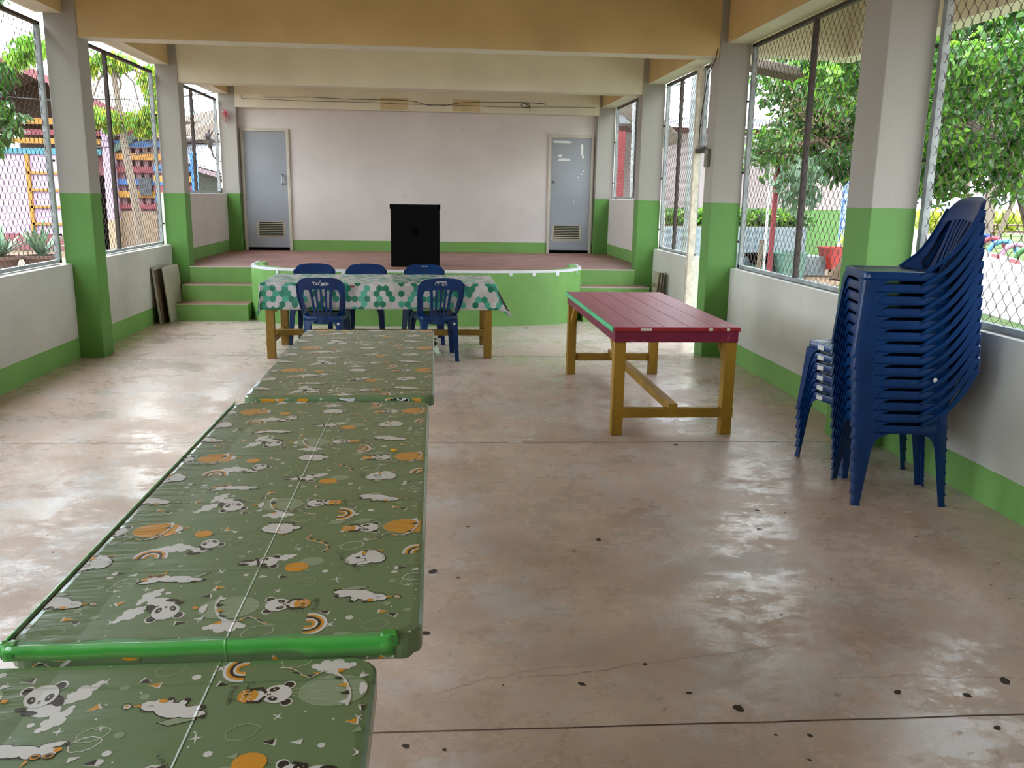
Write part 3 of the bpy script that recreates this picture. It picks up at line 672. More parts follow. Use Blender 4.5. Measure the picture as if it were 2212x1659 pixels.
def uni_curl(f):
    f.el(0, WT, -.012, 0, .030, .024); f.el(0, WT, -.030, -.004, .016, .014); f.el(0, WT, .0, .018, .020, .015); f.el(0, WT, -.018, -.016, .016, .014)
    blobs(f, [(.014, -.002, .019, .022, 20), (.006, .018, .015, .0105, 10), (-.008, -.018, .020, .0055, 12), (-.006, .004, .013, .004, 0)])
    f.el(4, OR, -.006, .020, .005, .0065); hoof(f, -.028, -.022); hoof(f, -.020, .004); hoof(f, -.002, .028); horn(f, .022, .022, 10, .016)
    f.line(4, BK, [(.0, .014), (.004, .011), (.009, .013)], .001); f.line(4, BK, [(.026, .010), (.034, .004), (.028, -.004), (.033, -.010)], .0012)
def panda_cloud(f):
    f.el(0, WT, -.006, .018, .026, .017, -14); f.el(1, BK, .012, .026, .013, .0052, -6); f.el(1, BK, .028, .018, .008, .0045, 0)
    f.el(1, BK, -.016, .0, .016, .0085, -50); f.line(1, BK, [(-.02, .004), (0, .008), (.02, .006)], .004)
    g = Fr(*f.p(.012, -.010), ang=0, sc=f.s*1.05); g.a = f.a-math.radians(75); g.m = f.m; panda_head(g, 0, 0, .0245)
def panda_stand(f):
    f.el(0, WT, -.034, 0, .025, .013); f.el(1, BK, -.044, .008, .017, .0055, 8); f.el(1, BK, -.050, -.006, .013, .005, -10); panda_head(f, 0, 0, .023)
    f.line(3, BK, [(-.026, .018), (-.020, .004), (-.016, -.016), (.004, -.022)], .006)
def panda_ball(f):
    f.el(0, WT, -.010, -.020, .020, .015, 30); f.el(1, BK, -.014, -.034, .012, .0055, 20); f.el(1, BK, -.028, -.030, .008, .006, 50); f.line(1, BK, [(-.018, -.002), (0, -.012), (.018, -.018)], .008)
    g = Fr(*f.p(.006, .010), ang=0, sc=f.s*.95); g.a = f.a-math.radians(60); g.m = f.m; panda_head(g, 0, 0, .024)
    f.line(1, BK, [(-.010, .034), (-.004, .050), (.0, .058)], .001)
def pennants(f):
    pts = [(-.020, .036), (-.030, .020), (-.016, .008), (.004, .0), (.020, -.012), (.026, -.030), (.014, -.044)]
    f.line(0, WT, pts, .0035); cc = [OR, BK, OR, BK, OR, BK, OR, BK, OR, BK, OR, BK]
    k = 0
    for i in range(len(pts)-1):
        for t in (0, .5):
            a = [pts[i][j]+(pts[i+1][j]-pts[i][j])*t for j in (0, 1)]; b = [pts[i][j]+(pts[i+1][j]-pts[i][j])*(t+.45) for j in (0, 1)]
            d = (b[0]-a[0], b[1]-a[1]); f.poly(1, cc[k], [a, b, ((a[0]+b[0])/2-d[1]*1.2, (a[1]+b[1])/2+d[0]*1.2)]); k += 1
STK = {'C': [[(.8, .85), (.5, 1), (.15, .7), (.1, .25), (.4, 0), (.8, .2)]], 'u': [[(.1, .5), (.15, .05), (.5, .05), (.65, .5), (.7, 0)]], 't': [[(.4, .9), (.3, .1), (.6, 0)], [(.1, .6), (.7, .6)]], 'e': [[(.1, .28), (.6, .35), (.45, .55), (.15, .35), (.3, 0), (.7, .1)]],
       'P': [[(.3, 0), (.35, 1), (.8, .85), (.75, .55), (.35, .45)]], 'a': [[(.6, .5), (.2, .45), (.1, .1), (.4, 0), (.6, .5), (.7, 0)]], 'n': [[(.1, 0), (.2, .5)], [(.15, .35), (.5, .5), (.6, 0)]], 'd': [[(.6, .1), (.2, 0), (.1, .4), (.6, .5)], [(.7, 1), (.65, 0)]],
       'L': [[(.35, 1), (.2, .05), (.8, .1)]], 'z': [[(.1, .5), (.6, .5), (.1, 0), (.65, 0)]], 'y': [[(.1, .5), (.35, .1)], [(.65, .5), (.3, -.35)]], 'U': [[(.15, 1), (.15, .15), (.5, 0), (.8, .2), (.85, 1)]], 'i': [[(.3, .5), (.3, 0)], [(.3, .7), (.32, .78)]],
       'c': [[(.6, .45), (.2, .45), (.1, .1), (.5, 0)]], 'o': [[(.35, .5), (.1, .25), (.35, 0), (.6, .25), (.35, .5)]], 'r': [[(.15, 0), (.2, .5)], [(.17, .35), (.55, .5)]]}
def text(f, s, h=.013, arc=0):
    u = 0
    for i, ch in enumerate(s):
        if ch == ' ': u += h*.5; continue
        g = Fr(*f.p(u, -arc*(u-.03)**2*20), ang=0, sc=f.s); g.a = f.a; g.m = f.m
        for st in STK[ch]: g.line(4, BK, [(a*h*.75, b*h) for a, b in st], .0014)
        u += h*(.85 if ch.isupper() else .68)
def tile():
    balloon(Fr(-.168, 2.042, 3), True)
    balloon(Fr(-.318, 1.635, 183, 1.0, -1), False)
    text(Fr(-.262, 1.597, 95), 'Cute'); text(Fr(-.236, 1.607, 95), 'Panda')
    uni_curl(Fr(-.155, 1.858, 10, 1.15)); text(Fr(-.225, 1.885, -72), 'Lazy', .012); text(Fr(-.210, 1.838, -48), 'Unicorn', .012)
    uni_fly(Fr(-.155, 1.672, -8, 1.05)); uni_fly(Fr(-.555, 1.768, 4, 1.05), True); uni_fat(Fr(-.389, 2.046, 0, 1.15))
    panda_stand(Fr(-.378, 1.847, 4)); f = Fr(-.309, 1.816, 0); f.el(1, OR, 0, 0, .026, .020); f.el(0, PA, .030, .024, .027, .019); f.line(0, BK, [(-.07, .012), (-.025, .004)], .0008)
    panda_ball(Fr(-.535, 1.945, 0)); Fr(-.572, 2.026).el(1, OR, .012, -.006, .021, .017)
    panda_cloud(Fr(-.545, 1.632, 0, 1.1))
    for x, y, a, s in ((-.341, 1.868, 30, .62), (-.582, 1.685, 60, .8), (-.595, 1.611, 50, .85), (-.601, 1.934, 0, 1), (-.404, 1.550, 0, .95)): cloud(Fr(x, y, a), WT, sc=s)
    for x, y, s in ((-.185, 1.50, .8), (-.25, 1.49, .7)): cloud(Fr(x, y, 20), PA, sc=s*.8)
    for x, y, s, c in ((-.198, 1.932, .75, WT), (-.050, 1.755, .62, WT), (-.282, 1.738, .7, PA), (-.118, 1.545, .7, PA), (-.337, 1.527, .8, LN), (-.656, 1.731, .65, LN), (-.04, 1.84, .6, PA), (-.46, 1.95, .6, PA)): cloud(Fr(x, y, 20), c, True, s)
    rainbow(Fr(-.246, 1.552, 0, 1.1)); rainbow(Fr(-.643, 1.885, 90, 1.15)); pennants(Fr(-.280, 1.955, 0, 1.05))
    for x, y in ((-.563, 1.835), (-.467, 1.801), (-.319, 1.917), (-.214, 1.75), (-.169, 1.968), (-.43, 1.905), (-.06, 1.715), (-.60, 1.72), (-.33, 1.70), (-.62, 1.58), (-.205, 1.548), (-.46, 1.71)): star(Fr(x, y, random.uniform(0, 60)), random.uniform(.008, .013))
    for x, y, c, a in ((-.371, 1.77, WT, 0), (-.328, 1.767, BK, 0), (-.222, 1.60, BK, 170), (-.089, 1.583, BK, 160), (-.105, 1.595, OR, 0), (-.678, 1.802, BK, 10), (-.65, 1.79, WT, 200), (-.46, 1.585, WT, 190), (-.49, 1.57, BK, 10), (-.42, 1.565, OR, 200), (-.46, 1.745, PA, 30), (-.45, 1.72, OR, 0), (-.63, 1.66, OR, 40), (-.49, 2.03, WT, 150), (-.51, 2.05, OR, 100), (-.47, 1.68, BK, 200), (-.28, 1.80, PA, 10)): tri(Fr(x, y, a), c, c in (BK, OR))
    for x, y, r in ((-.467, 1.991, .006), (-.088, 1.80, .007), (-.243, 1.791, .007), (-.17, 1.574, .008), (-.694, 1.78, .007), (-.55, 1.70, .006), (-.30, 1.64, .005), (-.41, 1.78, .006), (-.62, 2.03, .005), (-.23, 2.02, .005)): Fr(x, y).el(0, WT, 0, 0, r, r*.85)
    for x, y, r in ((-.095, 1.735, .008), (-.10, 1.63, .008), (-.63, 1.845, .008), (-.26, 1.50, .008), (-.44, 1.88, .008), (-.66, 1.60, .008)): Fr(x, y).el(0, PA, 0, 0, r, r*.85)
    rs = random.Random(5)
    for _ in range(60): Fr(-.70+rs.random()*.6, 1.49+rs.random()*.585).el(0, WT, 0, 0, rs.uniform(.0013, .0026), rs.uniform(.0013, .0022), 0, 6)
tile()
PX, PY = .602, .588
def clip(poly, x0, x1, y0, y1):
    for ax, lim, sg in ((0, x0, 1), (0, x1, -1), (1, y0, 1), (1, y1, -1)):
        out = []; n = len(poly)
        for i in range(n):
            a, b = poly[i], poly[(i+1) % n]; ia = sg*(a[ax]-lim) >= 0; ib = sg*(b[ax]-lim) >= 0
            if ia: out.append(a)
            if ia != ib: t = (lim-a[ax])/(b[ax]-a[ax]); out.append((a[0]+(b[0]-a[0])*t, a[1]+(b[1]-a[1])*t))
        poly = out
        if len(poly) < 3: return None
    return poly
def rrect(hx, hy, r, n=6):
    P = []
    for sx, sy, a0 in ((1, 1, 0), (-1, 1, 90), (-1, -1, 180), (1, -1, 270)):
        for i in range(n+1): a = math.radians(a0+90*i/n); P.append((sx*(hx-r)+r*cos(a), sy*(hy-r)+r*sin(a)))
    return P
def covered_table(x0, x1, y0, y1, H, lab, clab, off=(0, 0), flip=False, strip=None, rot=0):
    cx, cy = (x0+x1)/2, (y0+y1)/2; hx, hy = (x1-x0)/2, (y1-y0)/2
    t = empty('folding_table', (cx, cy, 0), rot, lab, 'table')
    m = MB(); m.prism(rrect(hx-.008, hy-.008, .05), H-.042, H-.006); m.build('tabletop', M_board, t)
    for s in (-1, 1):
        m = MB(); yy = s*(hy-.22)
        m.tube([(-hx+.17, yy, 0), (-hx+.17, yy, H-.045)], .013, 8); m.tube([(hx-.19, yy, 0), (hx-.19, yy, H-.045)], .013, 8); m.tube([(-hx+.17, yy, .28), (hx-.19, yy, .28)], .010, 8)
        m.build('leg_frame', M_steel, t, smooth=True)
        m = MB(); m.tube([(0, yy, .28), (0, s*(hy-.62), H-.05)], .007, 6); m.build('brace', M_steel, t, smooth=True)
    c = MB()
    rings = [(rrect(hx-.02, hy-.02, .045), H), (rrect(hx-.006, hy-.006, .05), H-.0015), (rrect(hx, hy, .052), H-.007), (rrect(hx+.001, hy+.001, .053), H-.045), (rrect(hx-.012, hy-.012, .05), H-.050)]
    k = len(rings[0][0]); rs = random.Random(int(H*1000+cy*10))
    for q, (P, z) in enumerate(rings):
        o = [(a*(1+(rs.uniform(-.002, .002) if q > 2 else 0)), b, z+(rs.uniform(-.004, .003) if q > 2 else 0)) for a, b in P]
        c.v += o
    for q in range(len(rings)-1):
        for i in range(k): c.f.append((q*k+i, q*k+(i+1) % k, (q+1)*k+(i+1) % k, (q+1)*k+i)); c.m.append(0)
    c.f.append(tuple(range(k))); c.m.append(0)
    ex, ey = hx-.012, hy-.012
    for L, col, poly in SH:
        for i in range(-3, 5):
            for j in range(-5, 8):
                q = [(a+i*PX+off[0]-cx, b+j*PY+off[1]-cy) for a, b in poly] if not flip else [(-(a+i*PX+off[0])+0, -(b+j*PY+off[1])+0) for a, b in poly]
                if max(p[0] for p in q) < -ex or min(p[0] for p in q) > ex or max(p[1] for p in q) < -ey or min(p[1] for p in q) > ey: continue
                q = clip(q, -ex, ex, -ey, ey)
                if q: c.add([(a, b, H+.00025+L*.00022) for a, b in q], [tuple(range(len(q)))], col)
                # the print carries on down the near and far edges
    for L, col, poly in SH:      # print on the vertical near edge
        for i in range(-3, 5):
            for sgn in (-1,):
                q = [(a+i*PX+off[0]-cx, b) for a, b in poly]
                q = clip(q, -ex+.04, ex-.04, 1.985, 2.028)
                if q and not flip: c.add([(a, -hy-.0006-L*.0002, H-.008+(b-2.028)*.85) for a, b in q], [tuple(range(len(q)))], col)
    c.norecalc = 1
    me = c.build('table_cover', FILM, None, loc=(cx, cy, 0)); me.rotation_euler = (0, 0, rot)
    # fix normals of printed shapes (all should face up)
    bm = bmesh.new(); bm.from_mesh(me.data)
    for f_ in bm.faces:
        n = f_.normal; ctr = f_.calc_center_median()
        if abs(n.z) > .7:
            if ctr.z > H-.04 and n.z < 0: f_.normal_flip()
        elif n.x*ctr.x+n.y*ctr.y < 0 and (abs(n.x) > .5) == (abs(ctr.x) > hx-.06): f_.normal_flip()
    bm.to_mesh(me.data); bm.free()
    tag(me, clab, 'tablecloth')
    if strip:
        s = MB(); n = 40; rr = random.Random(3); V = []
        for i in range(n+1):
            x = -hx+.004+(2*hx-.055)*i/n; sag = .004*sin(i*.7)+rr.uniform(-.0015, .0015)
            low = .026+ (.010 if i > 30 else 0)
            V += [(x, -hy+.013+sag, H+.0018), (x, -hy-.001, H+.0022), (x, -hy-.004, H-.004), (x, -hy-.004+sag*.3, H-low)]
        s.add(V, [(i*4+j, (i+1)*4+j, (i+1)*4+j+1, i*4+j+1) for i in range(n) for j in range(3)]); o = s.build('green_strip', F_tape, me, smooth=True, solid=.0015); o['label'] = 'bright green plastic strip along the near edge'
        s = MB(); V = []
        for i in range(n+1):
            y = -hy+.01+(2*hy-.02)*i/n; V += [(-hx+.005, y, H+.0030), (-hx-.004, y, H+.0005), (-hx-.006, y, H-.03)]
        s.add(V, [(i*3+j, i*3+j+1, (i+1)*3+j+1, (i+1)*3+j) for i in range(n) for j in range(2)]); s.build('green_side_strip', F_tape, me, smooth=True, solid=.0012)
        for (u, v) in ((-hx, -hy), (hx-.072, -hy)):
            s = MB(); q = []
            for a in range(6):
                for b in range(5): q.append((u+.030*a/5-.004+rr.uniform(-.002, .002), v+.024*b/4-.006+rr.uniform(-.002, .002), H+.003+rr.uniform(0, .004)-(.024 if (b == 0) else 0)))
            s.add(q, [(a*5+b, (a+1)*5+b, (a+1)*5+b+1, a*5+b+1) for a in range(5) for b in range(4)]); s.build('bunched_corner', F_tape, me, smooth=True, solid=.001)
    return me
T0 = .74
cB = covered_table(-.785, -.028, 1.495, 3.395, T0-.002, 'long folding table in the middle of the row of three', 'printed sage cover with a bright green strip along its near edge', strip=True)
cA = covered_table(-.765, -.008, 3.412, 5.165, T0+.012, 'long folding table at the far end of the row of three', 'printed sage cover on the farthest of the three tables in a row', off=(.03, .13))
cC = covered_table(-.865, -.107, -.40, 1.462, T0-.02, 'long folding table nearest the camera in the row of three', 'printed sage cover nearest the camera, cut off by the picture edge', flip=True, off=(.101, -.095))
# crumpled film at the far corner
m = MB(); rr = random.Random(9); q = []
for a in range(9):
    for b in range(7): q.append((.375+.06*sin(b*1.1+a*.7)*.3+.03*(b/6)*(1-abs(a-4)/5)+rr.uniform(-.006, .006), .74+.16*(a-8)/8+rr.uniform(-.005, .005), T0-.002-.11*b/6*(1-.3*abs(a-4)/4)+rr.uniform(-.004, .004)))
m.add(q, [(a*7+b, (a+1)*7+b, (a+1)*7+b+1, a*7+b+1) for a in range(8) for b in range(6)]); m.build('crumpled_corner', F_mid, cA, smooth=True, solid=.001)
# small yellow plastic bit
m = MB(); m.box(-.009, .007, -.004, .004, 0, .006); m.box(.007, .012, -.003, .003, .001, .005); m.box(-.003, .001, -.012, -.004, 0, .003)
tag(m.build('plastic_clip', simple('yellow_plastic', srgb(236, 176, 20), .3, .05), loc=(-.1365, 2.69, T0+.0004), bevel=.0015), 'tiny yellow plastic clip lying on the middle table', 'clip')

# ---- leaning boards
def boards(name, pts, lab):
    return
r = empty('folded_table_board', (-3.2, 10.52, 0), 0, 'grey folded table leaning against the left wall beside the stage steps', 'folded table')
def lean(parent, name, x0, x1, y, w, h, th, mat):
    m = MB(); 
    T = Matrix(((1, 0, (x1-x0)/h, x0), (0, 1, 0, y), (0, 0, 1, 0), (0, 0, 0, 1)))
    m.box(0, th, 0, w, 0, h, T=T); return m.build(name, mat, parent, bevel=.004)
lean(r, 'board_panel', -.03, -.085, -.12, .58, .66, .028, M_board); lean(r, 'frame_edge', .0, -.056, -.12, .58, .63, .010, M_board_edge)
r = empty('grey_board', (-3.10, 10.48, 0), 0, 'grey board leaning in front of the folded table beside the left steps', 'board')
lean(r, 'board_panel', -.03, -.085, -.02, .60, .655, .018, M_board); lean(r, 'board_edge', -.031, -.086, .585, .012, .65, .02, M_board_edge)
t = NT('boards_grid', .6, .3); br = t.add('ShaderNodeTexBrick'); br.offset = 0; br.inputs['Scale'].default_value = 14; br.inputs['Color1'].default_value = srgb(170, 164, 140); br.inputs['Color2'].default_value = srgb(160, 154, 132); br.inputs['Mortar'].default_value = srgb(120, 112, 92); br.inputs['Mortar Size'].default_value = .03
mp = t.add('ShaderNodeMapping'); mp.inputs['Rotation'].default_value = (pi/2, 0, 0); t.l.new(t.pos, mp.inputs[0]); t.l.new(mp.outputs[0], br.inputs[0]); t.col(br.outputs[0]); M_grid = t.m
for i, (x, lab) in enumerate(((2.70, 'pale grid-patterned board, front one leaning against the right column by the steps'), (2.745, 'pale board with a dark edge, middle one behind the grid-patterned board'), (2.785, 'thin pale board, rear one against the right wall by the steps'))):
    r = empty('leaning_board', (x, 10.45, 0), 0, lab, 'board', None)
    lean(r, 'board_panel', -.03+.0, .03, .02+i*.03, .22 if i == 0 else .2, .645-.01*i, .012, M_grid if i == 0 else M_board); lean(r, 'board_edge', -.018, .042, .018+i*.03, .004, .64, .012, M_board_edge)

# ---- stacking chairs
def s2y(z):   # side of the back: depth against height
    Z = [.405, .43, .49, .55, .63, .71, .795]; Y = [.03, .065, .15, .20, .245, .28, .312]
    return float(np.interp(z, Z, Y))
def c2y(z):
    Z = [.36, .43, .53, .63, .795]; Y = [.196, .205, .232, .262, .330]
    return float(np.interp(z, Z, Y))
def back_y(x, z):
    t = min(1, abs(x)/.20); return c2y(z)+(s2y(z)-c2y(z))*t**2
def ribbon(m, rows, th=.007, rnd=True):
    """rows: list of (z, xl, xr, n) -> curved slab following the back surface"""
    V = []; nx = rows[0][3]; k = len(rows)
    for z, xl, xr, _ in rows:
        for i in range(nx+1):
            x = xl+(xr-xl)*i/nx; y = back_y(x, z); e = .002 if i in (0, nx) and rnd else 0; V.append((x, y-th/2+e, z))
        for i in range(nx, -1, -1):
            x = xl+(xr-xl)*i/nx; y = back_y(x, z); e = .002 if i in (0, nx) and rnd else 0; V.append((x, y+th/2-e, z))
    w = 2*(nx+1); F = [(j*w+i, j*w+(i+1) % w, (j+1)*w+(i+1) % w, (j+1)*w+i) for j in range(k-1) for i in range(w)]
    F += [tuple(range(w-1, -1, -1)), tuple((k-1)*w+i for i in range(w))]
    m.add(V, F)
def topz(x): return .797-.030*(abs(x)/.22)**2.4-(.0 if abs(x) < .155 else (abs(x)-.155)**2*11)
def half(z): return .218 if z > .62 else .218-(.62-z)*.12
def make_back():
    m = MB()
    # crest panel
    V = []; nx = 28; nz = 6; th = .015; zl = .672
    for side in (0, 1):
        for j in range(nz+1):
            for i in range(nx+1):
                x = -.218+.436*i/nx; zt = topz(x); zb = zl+.012*cos(x*9)-(.035*max(0, (abs(x)-.15)/.068)**2)
                z = zb+(zt-zb)*j/nz; y = back_y(x, z); ee = .005 if j in (0, nz) or i in (0, nx) else 0
                V.append((x*(1 if j < nz else .995), y+(th/2-ee)*(1 if side else -1)+(.006 if j == nz else 0), z))
    w = nx+1; n = w*(nz+1); F = []
    for j in range(nz):
        for i in range(nx):
            a = j*w+i; F += [(a, a+1, a+w+1, a+w), (n+a, n+a+w, n+a+w+1, n+a+1)]
    for i in range(nx): F += [(i, n+i, n+i+1, i+1), (nz*w+i, nz*w+i+1, n+nz*w+i+1, n+nz*w+i)]
    for j in range(nz): a = j*w; F += [(a, a+w, n+a+w, n+a), (a+nx, n+a+nx, n+a+w+nx, a+w+nx)]
    m.add(V, F)
    zz = [.41, .43, .46, .50, .54, .58, .62, .65, .68]
    for s in (-1, 1):
        rows = []
        for z in zz:
            wd = .052 if z > .46 else .052+(.46-z)*.9
            if z > .64: wd += (z-.64)*.5
            o = half(z); a, b = sorted((s*o, s*(o-wd))); rows.append((z, a, b, 3))
        ribbon(m, rows, .008)
        ribbon(m, [(z, *sorted((s*(half(z)+.002), s*(half(z)-.008))), 1) for z in zz[1:]+[.70, .735]], .034)
    # five slats gathering towards the seat
    for k in range(5):
        rows = []
        for z in [.42, .46, .50, .54, .58, .62, .66, .69]:
            t = (z-.42)/.27; sp = .036+.0085*t+(.004*max(0, t-.7)); xc = (k-2)*sp; wd = .020+(.006 if k in (0, 4) else 0)+(.018*max(0, t-.82)*3 if k in (0, 4) else 0)
            if k == 0: xc -= max(0, t-.8)*.04
            if k == 4: xc += max(0, t-.8)*.04
            rows.append((z, xc-wd/2, xc+wd/2, 2))
        ribbon(m, rows, .008)
    ribbon(m, [(z, -.088+.002*i, .088-.002*i, 8) for i, z in enumerate([.352, .38, .405, .43])], .006)
    return m
def seat_outline(off, n=8):
    f, b, yf, yb = .205+off, .178+off, -.212-off, .190+off; P = []
    for sx, x, y, a0 in ((1, f, yf, -90), (1, b, yb, 0), (-1, b, yb, 90), (-1, f, yf, 180)):
        r = .035+max(off, 0)*.5; cx = sx*(x-r); cy = y+(r if y < 0 else -r)
        for i in range(n+1): a = math.radians(a0+90*i/n); P.append((cx+r*cos(a), cy+r*sin(a)))
    return P
def make_seat():
    m = MB(); R = [(-.12, .422), (-.05, .420), (-.02, .426), (-.008, .430), (0, .428), (.003, .422), (.0042, .40), (.005, .386)]
    P0 = [seat_outline(o) for o, z in R]; k = len(P0[0])
    for P, (o, z) in zip(P0, R): m.v += [(a, b, z) for a, b in P]
    for q in range(len(R)-1):
        for i in range(k): m.f.append((q*k+i, q*k+(i+1) % k, (q+1)*k+(i+1) % k, (q+1)*k+i)); m.m.append(0)
    m.f.append(tuple(range(k))); m.m.append(0)
    # solidify by hand: inner skirt
    return m
def make_leg(sx, sy):
    m = MB(); t = .0035
    if sy < 0: top = (.2105, -.2175); foot = (.228, -.243)
    else: top = (.176, .1965); foot = (.181, .238)
    V = []; Z = [0, .012, .013, .08, .16, .24, .30, .340, .362, .380, .388]
    for z in Z:
        u = z/.388; x = foot[0]+(top[0]-foot[0])*u; y = foot[1]+(top[1]-foot[1])*u
        fl = exp(-(.388-z)/.022)
        a = .036+.020*u+.075*fl; b = .038+.022*u+.065*fl       # side flange, front flange
        o = .0025 if z <= .0125 else 0; r = .008
        ys = 1 if sy < 0 else -1
        pts = [(x+o, y+ys*a), (x+o, y+ys*r-ys*o*0), (x-.003+o, y+ys*.002-ys*o), (x-r, y-ys*o), (x-b, y-ys*o), (x-b, y+ys*t), (x-r, y+ys*t), (x-t, y+ys*r), (x-t, y+ys*a)]
        V += [(sx*p[0], p[1], z) for p in pts]
    w = 9; F = [(j*w+i, j*w+(i+1) % w, (j+1)*w+(i+1) % w, (j+1)*w+i) for j in range(len(Z)-1) for i in range(w)]
    F += [tuple(range(w)), tuple((len(Z)-1)*w+i for i in range(w))]
    m.add(V, F)
    for z in (.035,):
        pass
    return m
_first = {}
def make_chair():
    r = empty('plastic_chair')
    o = make_seat().build('seat', M_chair, r, smooth=True, solid=.0035)
    make_back().build('backrest', M_chair, r, smooth=True)
    for sy in (-1, 1):
        for sx in (-1, 1): make_leg(sx, sy).build('leg', M_chair, r, smooth=True)
    return r
def dup(root):
    r = root.copy(); COL.objects.link(r)
    for ch in list(root.children):
        c = ch.copy(); COL.objects.link(c); c.parent = r
    return r
proto = make_chair(); used = [False]
def put_chair(x, y, z, rz, label, group):
    c = proto if not used[0] else dup(proto); used[0] = True
    c.location = (x, y, z); c.rotation_euler = (0, 0, math.radians(rz)); tag(c, label, 'chair', group); return c
G1 = 'chairs around the hexagon cloth table'
ch1 = put_chair(-1.04, 8.265, 0, 180, 'blue plastic chair with scrawled back, near side of the cloth table, left', G1)
ch2 = put_chair(.0, 8.265, 0, 191, 'blue plastic chair with scrawled back, near side of the cloth table, right', G1)
put_chair(-1.285, 9.20, 0, 2, 'blue plastic chair at the far side of the cloth table, left end', G1)
put_chair(-.745, 9.22, 0, 0, 'blue plastic chair at the far side of the cloth table, middle one', G1)
ch5 = put_chair(-.125, 9.22, 0, -1, 'blue plastic chair at the far side of the cloth table, right one', G1)
def scrawl(parent, strokes, w=.0022, name='painted_scrawl', side=1):
    m = MB()
    for st in strokes:
        for a, b in zip(st[:-1], st[1:]):
            d = (b[0]-a[0], b[1]-a[1]); L = math.hypot(*d) or 1; nx, nz = -d[1]/L*w, d[0]/L*w; q = []
            for (u, v) in ((a[0]+nx, a[1]+nz), (b[0]+nx, b[1]+nz), (b[0]-nx, b[1]-nz), (a[0]-nx, a[1]-nz)): q.append((u, back_y(u, v)+side*.0086, v))
            m.add(q, [(0, 1, 2, 3)])
    m.build(name, M_label, parent)
def cap(ch, x0, z0, h, w, mir=-1):
    D = {'T': [[(0, 1), (1, 1)], [(.5, 1), (.5, 0)]], 'E': [[(1, 1), (0, 1), (0, 0), (1, 0)], [(0, .5), (.8, .5)]], 'S': [[(1, .9), (.3, 1), (.1, .7), (.9, .35), (.7, 0), (0, .1)]], 'p': [[(0, -.3), (0, .8), (.8, .8), (.8, .2), (0, .2)]], '.': [[(0, 0), (.2, .05)]], 'v': [[(0, 1), (.4, 0), (.9, 1)]], 'w': [[(0, .8), (.25, 0), (.5, .6), (.75, 0), (1, .8)]], 'r': [[(0, 0), (0, .7), (.8, .8)]], 'o': [[(0, .3), (.5, .8), (1, .3), (.5, 0), (0, .3)]]}
    return [[(mir*(x0+a*w), z0+b*h) for a, b in st] for st in D[ch]]
s1 = []
for i, ch in enumerate('Tvrwo'): s1 += cap(ch, -.07+i*.027, .728, .024, .024)
s1 += [[(-.0, .722), (-.07, .728), (-.075, .735)], [(-.01, .74), (-.06, .748), (-.075, .735)], [(.004, .755), (.004, .768)], [(-.004, .755), (-.004, .768)]]
scrawl(ch1, s1, .003)
s2 = []
for i, ch in enumerate('TT.Ep.'): s2 += cap(ch, -.07+i*.024, .728, .022, .019)
scrawl(ch2, s2, .0022)
m = MB(); m.add([(x, back_y(x, z)+.0086, z) for x, z in ((.055, .757), (-.04, .757), (-.04, .766), (.055, .766))], [(0, 1, 2, 3)]); m.build('tape_strip', M_label, ch2)
s5 = []
for i, ch in enumerate('TEwTE'): s5 += cap(ch, -.035+i*.014, .768, .010, .011, 1)
scrawl(ch5, s5, .0016, side=-1)
for c, sx in ((ch1, 1), (ch2, 1)):
    m = MB(); m.lathe([(0, .0015), (.012, .0015), (.013, 0)], n=16); o = m.build('round_sticker', M_label, c); o.rotation_euler = (-pi/2, 0, 0); o.location = (-.14, .2035, .355)
# far chairs: crest grip holes seen above the cloth
# main stack of fourteen, second stack of six
ORD = ['lowest', 'second', 'third', 'fourth', 'fifth', 'sixth', 'seventh', 'eighth', 'ninth', 'tenth', 'eleventh', 'twelfth', 'thirteenth', 'topmost']
th = math.radians(258.5)
for i in range(14):
    j = random.uniform(-.8, .8) if i not in (0,) else 0
    lab = 'blue plastic chair in the tall stack, %s' % ('topmost with its whole seat in view' if i == 13 else 'lowest, standing on the floor' if i == 0 else ORD[i]+' from the bottom')
    put_chair(2.435-.0058*i, 4.26, .060*i, 258.5+j*.5, lab, 'tall stack of blue chairs')
for i in range(6):
    lab = 'blue plastic chair in the short stack behind, %s' % ('topmost' if i == 5 else 'lowest, standing on the floor' if i == 0 else ORD[i]+' from the bottom')
    c = put_chair(2.495-.004*i, 4.79, .060*i, 282, lab, 'short stack of blue chairs')
    m = MB(); m.box(-.10, -.045, -.2185, -.2172, .390, .416); m.build('paper_label', M_label, c)
# white gob on the stack
m = MB(); m.ell((2.50, 4.045, .672), (.012, .008, .014)); tag(m.build('foam_scrap', M_label, smooth=True), 'small white scrap wedged in the side of the tall chair stack', 'scrap')
# ================================================================ OUTDOORS
GZ = -.12
def ground_mat():
    t = NT('bare_earth', .9, .1); a = t.mix(t.ramp(t.noise(.6, 8), .35, .65), srgb(104, 86, 68), srgb(130, 114, 96))
    a = t.mix(t.ramp(t.noise(6, 8, .7), .5, .7), a, srgb(118, 96, 62)); t.col(a); t.bump(t.noise(12, 6), .5, .03); return t.m
M_earth = ground_mat()
M_grass = NT('lawn', .8, .2); M_grass.col(M_grass.mix(M_grass.ramp(M_grass.noise(1.2, 8, .7), .4, .6), srgb(48, 78, 24), srgb(88, 104, 52))); M_grass.bump(M_grass.noise(40, 4), .6, .03); M_grass = M_grass.m
M_road = simple('pale_concrete_road', srgb(168, 162, 158), .8, .05, 2)
m = MB(); m.add([(-90, -40, GZ-.02), (120, -40, GZ-.02), (120, 140, GZ-.02), (-90, 140, GZ-.02)], [(0, 1, 2, 3)]); tag(m.build('ground', M_earth), 'bare brown earth around the hall', 'ground', kind='structure')
